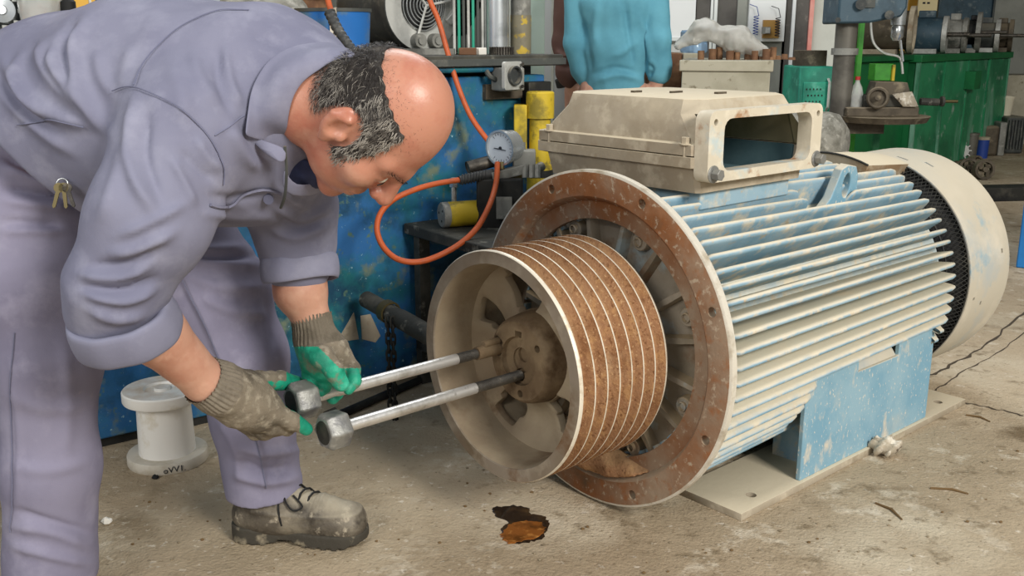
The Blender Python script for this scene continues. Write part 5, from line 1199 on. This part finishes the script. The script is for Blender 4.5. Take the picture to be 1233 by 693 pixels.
V, Q = surface(bag, (-.27, -.15, -.06), (.27, .15, .18), .007); V = V + normals(bag, V)*(cloth_noise(V, (13, 13, 13), .012, 2) + cloth_noise(V, (34, 34, 34), .004, 6))[:, None]; tag(npmesh('plastic_bag', V + bgp, Q, 'bag_plastic'), 'crumpled translucent plastic bag lying over the rusty bushes', 'bag')
# teal machine
t = thing('teal_machine', 'teal green machine housing with slotted front beside the drill column', 'machine', (*onY(984, 100, 6.6)[:2], 0)); u = 6.6*1.02/FPX; zt = onY(984, 80, 6.6)[2]
MB().span((-21*u, 0, 0), (20*u, .4, zt)).build('housing', 'teal_machine', t, bevel=.01); MB().span((-16*u, -.012, zt-.36), (13*u, 0, zt-.10)).build('front_cover', 'teal_machine', t, bevel=.004)
for i in range(3):
    for j in range(5): MB().span((-13*u+4*u*j+(i % 2)*2*u, -.016, zt-.15-.04*i), (-11.6*u+4*u*j+(i % 2)*2*u, -.01, zt-.14-.04*i)).build('vent_hole', 'black', t)
MB().tube([(12*u, -.01, zt-.08), (12*u, -.04, zt-.10), (12*u, -.04, zt-.26), (12*u, -.01, zt-.28)], .009, 6).build('handle', 'pale_metal', t)
MB().lathe([(zt, .0001), (zt, 19*u), (zt+.10, 19*u), (zt+.10, .0001)], 28, Matrix.Translation((0, .2, 0))).build('drum_top', 'machine_brown', t)
# drill press
D = 6.0; dp = thing('drill_press', 'blue grey pillar drill press in front of the green tank', 'drill', (*onY(1014, 100, D)[:2], 0)); u = D*1.02/FPX; O3 = np.array(dp.location)
def Q3(px, py, dd=0): return Vector(onY(px, py, D+dd) - O3)
MB().lathe([(0, .0001), (0, .20), (.04, .20), (.04, .07), (.05, 12*u), (Q3(1014, 28).z, 12*u)], 28).build('column', 'pillar_grey', dp)
MB().lathe([(Q3(0, 66).z, 12.5*u), (Q3(0, 66).z, 15*u), (Q3(0, 58).z, 15*u), (Q3(0, 58).z, 12.5*u)], 28, closed=True).build('collar', 'grey_cast', dp)
h0, h1 = Q3(1002, 29), Q3(1077, 22)
MB().prism([(Q3(1002, 0).x, Q3(0, -60).z), (Q3(1002, 0).x, Q3(0, 29).z), (Q3(1040, 0).x, Q3(0, 28).z), (Q3(1077, 0).x, Q3(0, 21).z), (Q3(1083, 0).x, Q3(0, 10).z), (Q3(1083, 0).x, Q3(0, -60).z)], Matrix(((1, 0, 0, 0), (0, 0, 1, -.13), (0, 1, 0, 0), (0, 0, 0, 1))), .30).build('head', 'drill_blue', dp, bevel=.012)
for px, py, r_ in ((1009, 24, 3), (1071, 18, 5), (1037, 5, 6)): MB().cyl(Q3(px, py, -.13), Q3(px, py, -.17), r_*u, n=14).build('knob', 'grey_dark', dp)
MB().span((Q3(1030, 0).x, -.142, Q3(0, 10).z), (Q3(1044, 0).x, -.13, Q3(0, -2).z)).build('switch_plate', 'grey_dark', dp)
MB().lathe([(Q3(0, -10).z, 9*u), (Q3(0, 30).z, 8*u), (Q3(0, 30).z, 5.5*u), (Q3(0, 34).z, 7*u), (Q3(0, 44).z, 7*u), (Q3(0, 49).z, 4*u), (Q3(0, 49).z, .0001)], 24, Matrix.Translation((Q3(1084, 0).x, 0, 0))).build('chuck', 'pale_chrome', dp)
MB().cyl(Q3(1084, 48), Q3(1087, 74), 1.6*u, n=10).build('drill_bit', 'pale_chrome', dp)
MB().lathe([(Q3(0, 146).z, .0001), (Q3(0, 146).z, .26), (Q3(0, 139).z, .28), (Q3(0, 139).z, .0001)], 36, Matrix.Translation((Q3(1075, 0).x, .02, 0))).build('table', 'machine_brown', dp)
MB().span((0, -.05, Q3(0, 160).z), (Q3(1075, 0).x, .07, Q3(0, 146).z)).build('table_arm', 'machine_brown', dp)
zt = O3[2] + Q3(0, 139).z
# vise on the table
vp = np.array([onY(1085, 130, D)[0], D, zt]); vs_ = thing('machine_vise', 'dark cross slide vise with round handwheel on the drill table', 'vise', vp)
def V3(px, py, dd=0): return Vector(onY(px, py, D+dd) - vp)
MB().span((V3(1024, 0).x, -.10, .0), (V3(1112, 0).x, .12, V3(0, 128).z)).build('base', 'machine_brown', vs_, bevel=.006)
MB().span((V3(1046, 0).x, -.06, V3(0, 128).z), (V3(1108, 0).x, .10, V3(0, 114).z)).build('slide', 'black_grimy', vs_, bevel=.006)
MB().prism([(V3(1058, 0).x, V3(0, 114).z), (V3(1062, 0).x, V3(0, 98).z), (V3(1100, 0).x, V3(0, 99).z), (V3(1106, 0).x, V3(0, 114).z)], Matrix(((1, 0, 0, 0), (0, 0, 1, -.03), (0, 1, 0, 0), (0, 0, 0, 1))), .12).build('jaw', 'machine_brown', vs_, bevel=.004)
F = frame(V3(1057, 118, -.13), (-.35, -1, .1))
MB().lathe([(0, 9*u), (.0, 12*u), (.02, 12.5*u), (.03, 11*u), (.03, 9*u), (.012, 8.5*u)], 30, F, closed=True).lathe([(.005, 9*u), (.01, 3*u), (.05, 3*u), (.05, .0001)], 24, F).build('handwheel', 'machine_brown', vs_)
MB().tube([V3(1108, 122), V3(1130, 123)], .022, 10).cyl(V3(1133, 122), V3(1136, 122), 6*u, n=16).build('lead_screw', 'black_grimy', vs_); MB().tube([V3(1136, 122), V3(1153, 122)], .009, 8).build('screw_handle', 'brass', vs_)
MB().add([V3(1075, 113, -.10), V3(1098, 110, -.10), V3(1106, 128, -.13), V3(1088, 128, -.13)], [(0, 1, 2, 3)]).build('rag', 'paper_dirty', vs_).modifiers.new('s', 'SOLIDIFY').thickness = .012
o_ = thing('drink_bottle', 'clear plastic drink bottle with red cap on the drill table', 'bottle', (*onY(1029, 140, D-.02)[:2], zt)); r_ = 7.6*u; hb_ = onY(0, 96, D)[2]-zt
MB().lathe([(0, .0001), (0, r_*.9), (.01, r_), (hb_*.62, r_), (hb_*.8, r_*.75), (hb_*.95, r_*.33), (hb_, r_*.33), (hb_, .0001)], 24).build('bottle_wall', 'plastic_clear', o_); MB().lathe([(hb_, .0001), (hb_, r_*.4), (hb_+.02, r_*.4), (hb_+.02, .0001)], 16).build('cap', 'red_mark', o_)
# green pole and box
gp_ = onY(1036, 60, 6.5); t = thing('green_post', 'thin green upright post with cables behind the drill column', 'post', (*gp_[:2], 0)); MB().span((-.015, 0, 0), (.015, .03, 1.6)).build('post', 'green_box', t)
MB().tube(smoothpts([(.05, 0, 1.25), (.07, -.02, 1.12), (.14, -.03, 1.05), (.24, -.04, 1.02), (.27, -.04, .92)], 6), .008, 6).build('cable', 'pale_metal', t)
p = onY(1064, 97, 6.4); t = thing('switch_box', 'small bright green switch box mounted before the green tank', 'box', p); u2 = 6.4*1.02/FPX
MB().span((-11*u2, 0, 0), (10*u2, .12, 19*u2)).build('box_body', 'green_box', t, bevel=.004); MB().span((8*u2, -.02, .0), (11*u2, 0, 18*u2)).build('box_edge', 'yellow_paint', t); MB().span((-.02, .03, -p[2]), (.02, .07, 0)).build('stand', 'green_tank_shaded', t)
# green tank with vertical panels
A1, B1 = onz(1105, 66, 1.0), onz(1213, 62.0, 1.0)
A1 = onY(1105, 66, 8.4); ztop = A1[2]; B1 = np.array([onY(1213, 63, 10.2)[0], 10.2, ztop]); gd = (B1-A1); L_ = np.linalg.norm(gd[:2]); gr = math.atan2(gd[1], gd[0])
gt = thing('green_tank', 'long green sheet steel tank with upright panels carrying old motors', 'tank', (A1[0], A1[1], 0), gr)
MB().span((0, .0, 0.02), (L_, 1.3, ztop-.05)).build('tank_body', 'green_tank_shaded', gt)
for i in range(4): MB().span((L_*i/4+.012, -.02-.008*(i % 2), .02), (L_*(i+1)/4-.012, .0, ztop-.06)).build('front_panel', 'green_tank', gt, bevel=.008)
MB().span((-.03, -.05, ztop-.06), (L_+.04, 1.35, ztop)).build('top_plate', 'green_tank_shaded', gt, bevel=.005)
for i in range(5): MB().span((L_*i/4-.012, -.035, .02), (L_*i/4+.012, .0, ztop-.06)).build('rib', 'green_tank', gt)
MB().span((L_*.47, -.12, ztop-.32), (L_*.54, -.02, ztop-.16)).build('junction_box', 'green_tank_shaded', gt)
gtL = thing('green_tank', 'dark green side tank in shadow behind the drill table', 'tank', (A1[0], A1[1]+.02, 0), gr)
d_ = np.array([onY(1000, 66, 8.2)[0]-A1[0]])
MB().span((-1.15, .05, .02), (-.02, 1.2, ztop-.04)).build('tank_body', 'green_tank_shaded', gtL, bevel=.01); MB().span((-1.18, .0, ztop-.04), (-.035, 1.2, ztop)).build('top_plate', 'green_tank_shaded', gtL)
# old motors on top of the tank
def old_motor(px, Yd, r, ln, ang, label, body='grey_dark', ring='machine_brown', flange=1.15, bore=.55, shaft=0):
    p = np.array([onY(px, 50, Yd)[0], Yd, ztop]); t = thing('old_motor', label, 'motor', p, R(ang), 'old motors on the green tank'); F = frame((0, 0, r*flange), (1, 0, 0))
    MB().lathe([(-ln, .0001), (-ln, r*.8), (-ln*.92, r*.95), (-.03, r*.95), (-.03, .0001)], 30, F).build('body', body, t)
    for i in range(20): MB().box(F @ Vector((r*1.0*math.cos(i*.314), r*1.0*math.sin(i*.314), -ln*.5)), (ln*.78, .010, .03) , rot=(i*.314+math.pi/2 if 0 else 0, 0, 0)).build('fin', body, t) if i < 0 else None
    MB().lathe([(-.04, r*.9), (-.04, r*flange), (.0, r*flange), (.0, r*bore*1.25), (-.02, r*bore*1.2), (-.03, r*bore), (-.10 if not shaft else -.02, r*bore*.9 if not shaft else .0001)] + ([(-.10, .0001)] if not shaft else []), 36, F).build('flange', ring, t)
    if shaft: MB().cyl(F @ Vector((0, 0, -.05)), F @ Vector((0, 0, shaft)), r*.13, n=14).build('shaft', 'steel_dark', t)
    MB().span((-ln*.8, -r*.8, 0), (-ln*.2, r*.8, .04)).build('foot', ring, t); MB().span((-ln*.7, -r*.35, r*flange+r*.9), (-ln*.3, r*.35, r*flange+r*1.3)).build('terminal_box', body, t, bevel=.008)
    return t
old_motor(1100, 8.75, .17, .62, -27, 'brown old motor with open ring end, nearest the drill chuck', 'machine_brown', 'box_beige', 1.18, .78)
old_motor(1140, 9.1, .16, .36, -27, 'blue sided old motor with pale flange, second on the tank', 'drill_blue', 'pale_metal', 1.02, .3, .18)
old_motor(1164, 9.35, .15, .22, -27, 'grey old motor with round feet, third along the tank', 'grey_cast', 'grey_cast', 1.05, .3, .20)
old_motor(1180, 9.6, .12, .14, -27, 'dark old motor with large thin flange disc, fourth on the tank', 'black_metal', 'grey_cast', 1.55, .25, .22)
old_motor(1203, 9.9, .13, .24, -27, 'small dark old motor with white flange ring, fifth on the tank', 'grey_dark', 'pale_metal', 1.20, .3, .20)
old_motor(1219, 10.1, .13, .20, -27, 'dark old motor with brown flange at the right end of the tank', 'machine_brown', 'machine_brown', 1.2, .3, .22)
sg = onY(1118, 8, 11.6); t = thing('wall_sign', 'cream notice with two black marks above the old motors', 'sign', sg); u3 = 11.6*1.02/FPX
MB().span((-12*u3, 0, -.1), (10*u3, .02, .4)).build('sign_face', 'sign_cream', t); 
for i in (0, 1): MB().span((-7*u3+5*i*u3, -.004, .03), (-4*u3+5*i*u3, 0, .05)).build('mark', 'ink', t)
slab('trim_11', 1083, 1128, 11.9, 0, 3.2, 'yellow_wall', .05); slab('door_5', 1128, 1196, 11.8, 0, 3.2, 'drill_blue', .05); slab('trim_12', 1196, 1240, 11.7, 0, 3.2, 'wall_grey', .05)
o_ = MB().span((0, 0, 0), (.5, .4, .75)).build('shelf_unit', 'box_grey', None, bevel=.01); tag(o_, 'beige low shelf unit right of the green tank', 'shelf'); o_.location = (*onY(1215, 60, 10.9)[:2], 0)
# round old motor bell behind the terminal box
p = onz(1003, 205); p = np.array([onY(998, 170, 5.0)[0], 5.0, 0]); t = thing('motor_bell', 'round dusty grey motor casing on the floor behind the terminal box', 'motor', p); zc_ = onY(0, 172, 5.0)[2]
F = frame((0, 0, zc_), (.8, -.6, 0)); rr = .155
MB().lathe([(-.5, .0001), (-.5, rr*.9), (-.02, rr*1.0), (.03, rr*.94), (.08, rr*.55), (.085, .0001)], 40, F).build('casing', 'sack_grey', t, smooth=50); MB().span((-.20, -.10, 0), (.06, .15, zc_-rr*.9)).build('block', 'machine_brown', t)
MB().ball((.06, -.10, zc_-.08), (.07, .04, .05), 10, 7).build('rag', 'paper_dirty', t)
# floor clutter at the right
def floor_at(px, py): return onz(px, py)
p = floor_at(1146, 192); u = mpp(p); t = thing('drum', 'dark short drum on the floor before the green tank', 'drum', p); MB().lathe([(0, .0001), (0, 15*u), (20*u, 15*u), (20*u, 16*u), (24*u, 16*u), (24*u, .0001)], 24).build('drum_shell', 'machine_brown', t)
p = floor_at(1167, 192); u = mpp(p); t = thing('pail', 'narrow grey brown pail right of the dark drum', 'pail', p); MB().lathe([(0, .0001), (0, 7*u), (29*u, 8*u), (29*u, 9*u), (32*u, 9*u), (32*u, .0001)], 20).build('pail_shell', 'pillar_grey', t)
p = floor_at(1181, 190); u = mpp(p); t = thing('paint_can', 'deep blue can with pale lid among the floor clutter', 'can', p); MB().lathe([(0, .0001), (0, 7*u), (22*u, 7.5*u)], 20).build('can_wall', 'blue_can', t); MB().lathe([(22*u, 8*u), (25*u, 8*u), (25*u, .0001)], 20).build('lid', 'box_beige', t)
p = floor_at(1193, 188); u = mpp(p); t = thing('gearbox', 'tall dark gearbox standing right of the blue can', 'gearbox', p); MB().span((-13*u, 0, 0), (8*u, .3, 36*u)).build('housing', 'machine_brown', t, bevel=.03); MB().span((9*u, .02, 0), (17*u, .3, 40*u)).build('side_plate', 'grey_cast', t, bevel=.01)
p = floor_at(1137, 188); u = mpp(p); poly = []
for i in range(10):
    a = 2*math.pi*i/10; poly += [(7*u*math.cos(a-.12), 7*u*math.sin(a-.12)), (10*u*math.cos(a-.06), 10*u*math.sin(a-.06)), (10*u*math.cos(a+.06), 10*u*math.sin(a+.06)), (7*u*math.cos(a+.12), 7*u*math.sin(a+.12))]
o_ = tag(MB().prism(poly, Matrix.Translation((0, 0, 10*u)) @ Matrix.Rotation(R(80), 4, 'X'), .10).build('star_wheel', 'pale_metal'), 'pale toothed wheel leaning by the dark drum', 'wheel'); o_.location = p - np.array([0, .30, 0])
for i, (px, py, r_) in enumerate(((1165, 212, 11), (1183, 216, 12), (1173, 205, 9))):
    p = floor_at(px, py); u = mpp(p); t = thing('iron_wheel', ['left grimy iron wheel of three on the floor', 'rightmost grimy iron wheel of three on the floor', 'rear grimy iron wheel between two others on the floor'][i], 'wheel', p); F = frame((0, 0, r_*u), (-.3+.3*i, -1, .1))
    MB().lathe([(-.03, r_*u*.75), (-.03, r_*u), (.03, r_*u), (.03, r_*u*.75)], 26, F, closed=True).build('rim', 'machine_brown', t); MB().lathe([(-.04, .0001), (-.04, r_*u*.25), (.04, r_*u*.25), (.04, .0001)], 16, F).build('hub', 'machine_brown', t)
    for a in range(4): MB().box(F @ Vector((r_*u*.5*math.cos(a*1.57), r_*u*.5*math.sin(a*1.57), 0)), (r_*u*.55 if a % 2 == 0 else .03, .03, .03 if a % 2 == 0 else r_*u*.55)).build('spoke', 'machine_brown', t)
p = floor_at(1219, 185); u = mpp(p); t = thing('ribbed_bin', 'dark ribbed plastic bin at the right under the white bucket', 'bin', p); MB().span((-10*u, 0, 0), (12*u, .4, 44*u)).build('bin_body', 'grey_dark', t, bevel=.02)
for i in range(6): MB().span((-9*u+3.6*u*i, -.02, .05), (-7.6*u+3.6*u*i, .01, 40*u)).build('bin_rib', 'grey_dark', t)
pz = 44*u + .0; o_ = thing('bucket', 'cream plastic bucket standing on the ribbed bin', 'bucket', p + np.array([-3*u, .2, pz])); MB().lathe([(0, .0001), (0, 6.5*u), (19*u, 8.5*u), (21*u, 9.5*u), (23*u, 9.5*u), (23*u, 8*u), (3*u, 6*u), (3*u, .0001)], 26).build('bucket_wall', 'bucket_white', o_)
p = floor_at(1205, 236); t = tag(MB().box((0, 0, .05), (1.1, .16, .10), rot=(0, 0, .15)).build('wooden_beam', 'black_metal', None, bevel=.006), 'dark beam lying on the floor behind the fan cowl', 'beam'); t.location = onz(1212, 240)
# blue sheet metal cabinet at the right edge
p = onz(1223, 322); t = thing('blue_cabinet', 'bright blue sheet metal cabinet cut off by the right edge', 'cabinet', p, R(-31)); zt_ = onY(1224, 168, p[1])[2]
MB().span((0, 0, .0), (.9, .6, zt_)).build('cabinet_body', 'blue_sheet', t, bevel=.006); MB().span((.06, -.008, .06), (.84, 0, zt_-.06)).build('door', 'blue_sheet', t, bevel=.004); MB().span((.10, -.04, zt_*.5), (.12, -.008, zt_*.62)).build('handle', 'pale_metal', t)

# two men standing in the background
def man(name, label, X, Y, shirt, f_body, f_shirt, lo, hi, rx=.30):
    V, Q = surface(f_body, lo, hi, .012); V = relax(V, Q, 1); p_ = npmesh('person', V, Q, 'skin'); tag(p_, label, 'person')
    V, Q = surface(f_shirt, lo, hi, .009); V = relax(V, Q, 1)
    return p_, V, Q
def standing(cx, cy, wd, mats, label, arms, yaw, folds, shirt_m, hem, name_s, lbl_s):
    c_ = np.array([cx, cy, 0.]); ca, sa = math.cos(yaw), math.sin(yaw)
    W = lambda x_, y_, z_: c_ + np.array([ca*x_ - sa*y_, sa*x_ + ca*y_, z_]); sh = W(1, 0, 0) - c_
    def torso(p, e): 
        d = chain(p, [W(0, 0, hem-.14), W(0, -.01, 1.10), W(0, 0, 1.30), W(0, .01, 1.42)], [.098+e, .094+e, .116+e, .085+e], .05, sh, wd)
        return d
    def limbs(p, e, full):
        d = None
        for A in arms:
            n_ = len(A) if full else len(A)-1
            k_ = chain(p, [W(*a[:3]) for a in A[:n_]], [a[3]+e for a in A[:n_]], .02); d = k_ if d is None else smin(d, k_, .02)
        return d
    def fb(p):
        d = smin(torso(p, -.03), limbs(p, -.018, True), .03)
        d = smin(d, chain(p, [W(0, .0, 1.42), W(0, .0, 1.56)], [.06, .055], .02), .03); d = smin(d, sd_ell(p, W(0, .015, 1.66), (.078, .092, .115)), .03); d = smin(d, sd_ell(p, W(0, .105, 1.64), (.016, .02, .025)), .015)
        for s_ in (-1, 1): d = smin(d, sd_ell(p, W(.08*s_, 0, 1.655), (.012, .02, .03)), .008); d = smin(d, chain(p, [W(.09*s_, 0, .88), W(.10*s_, .01, .48), W(.10*s_, 0, .08), W(.10*s_, .14, .04)], [.075, .05, .035, .03], .03), .04)
        for A in arms:
            a, b = A[-2], A[-1]; 
            for j in range(4): d = smin(d, chain(p, [W(b[0]+.0, b[1]-.027+.018*j, b[2]), W(b[0], b[1]-.03+.02*j, b[2]-.06), W(b[0]+.005, b[1]-.02+.018*j, b[2]-.095)], [.010, .009, .007], .004), .008)
            d = smin(d, chain(p, [W(b[0], b[1]+.02, b[2]+.02), W(b[0], b[1]+.05, b[2]-.03), W(b[0], b[1]+.05, b[2]-.055)], [.012, .010, .008], .004), .01)
        return d
    def fs(p): 
        d = smin(torso(p, .0), limbs(p, 0, False), .012); d = np.maximum(d, (hem-.20+.012*np.sin(p[:, 0]*22)) - p[:, 2])
        return np.maximum(d, p[:, 2]-1.50)
    def ft(p):
        d = None
        for s_ in (-1, 1):
            k_ = chain(p, [W(.072*s_, 0, .86), W(.10*s_, .01, .48), W(.10*s_, 0, .08)], [.085, .085, .075], .03); d = k_ if d is None else smin(d, k_, .02)
        d = smin(d, sd_cone(p, W(0, 0, .98), W(0, 0, .88), .07, .08, sh, wd), .04); return np.maximum(np.maximum(d, p[:, 2]-1.02), .06-p[:, 2])
    lo, hi = c_ + np.array([-.45, -.45, -.02]), c_ + np.array([.45, .45, 1.82])
    V, Q = surface(fb, lo, hi, .011); per = tag(npmesh('person', relax(V, Q, 1), Q, 'skin'), label, 'person')
    V, Q = surface(fs, lo, hi, .008); V = relax(V, Q, 2); Nn = normals(fs, V); V = fold(V, Nn, folds) + Nn*(cloth_noise(V, (9, 9, 6), .006, 3) + cloth_noise(V, (26, 26, 14), .003, 3))[:, None]
    npmesh(name_s, V, Q, shirt_m, per, label=lbl_s)
    V, Q = surface(ft, lo, hi, .012); npmesh('trousers', relax(V, Q, 2), Q, 'dark_trousers', per)
    for s_ in (-1, 1): MB().ball(W(.10*s_, .06, .04), (.05, .13, .045), 12, 8).build('shoe', 'black', per)
    def fh(p): return np.maximum(sd_ell(p, W(0, 0, 1.67), (.085, .098, .118)), np.maximum(1.63-p[:, 2], (p-v3(W(0, .05, 1.7)))@v3(W(0, 1, 0)-c_)))
    V, Q = surface(fh, lo, hi, .011); npmesh('hair', relax(V, Q, 1), Q, 'hair_dark', per); return per
tx = onY(741, 60, 4.75)[0]
standing(tx, 4.75, 1.42, None, 'man in a teal long sleeved shirt standing with his back turned', [
    [(-.185, .02, 1.38, .060), (-.185, .02, 1.12, .058), (-.155, .03, 1.00, .052), (-.135, .03, .965, .052), (-.115, .03, .915, .038)],
    [(.170, .0, 1.40, .066), (.195, -.02, 1.14, .062), (.202, .0, 1.02, .056), (.205, .0, .985, .057), (.190, .0, .90, .045)]], -.1,
    [([(715, 100), (745, 90), (775, 98)], 4, .010), ([(712, 90), (740, 82), (770, 88)], 3, -.008), ([(735, 70), (752, 62), (768, 50)], 4, .007), ([(720, 60), (716, 30), (722, 0)], 5, .008), ([(752, 0), (757, 40), (764, 80)], 4, -.014), ([(770, 20), (782, 60), (786, 90)], 4, .012), ([(700, 20), (708, 60), (712, 85)], 4, -.010), ([(783, 76), (786, 84), (780, 92)], 2.5, -.012)],
    'teal_shirt', 1.02, 'shirt', 'teal cotton shirt')
bx_ = onY(719, 60, 5.15)[0]
bm_ = standing(bx_, 5.15, 1.35, None, 'man in a brown jacket standing mostly hidden behind the teal man', [
    [(-.150, .0, 1.38, .070), (-.165, -.02, 1.12, .068), (-.155, -.05, .98, .060), (-.145, -.06, .955, .056), (-.11, -.08, .90, .040)],
    [(.15, .02, 1.40, .066), (.17, .02, 1.14, .06), (.15, .0, 1.00, .052), (.13, -.01, .965, .052), (.11, -.02, .90, .045)]], .1,
    [([(670, 60), (680, 68), (692, 62)], 3, .014), ([(668, 75), (680, 80), (692, 76)], 3, -.010)], 'brown_jacket', 1.02, 'jacket', 'dark brown jacket')
wp = P(684, 97, 5.1); MB().lathe([(-.02, .056), (.02, .056), (.02, .066), (-.02, .066)], 24, frame(wp, (.3, .1, -1)), closed=True).build('dark_cuff', 'black', bm_)
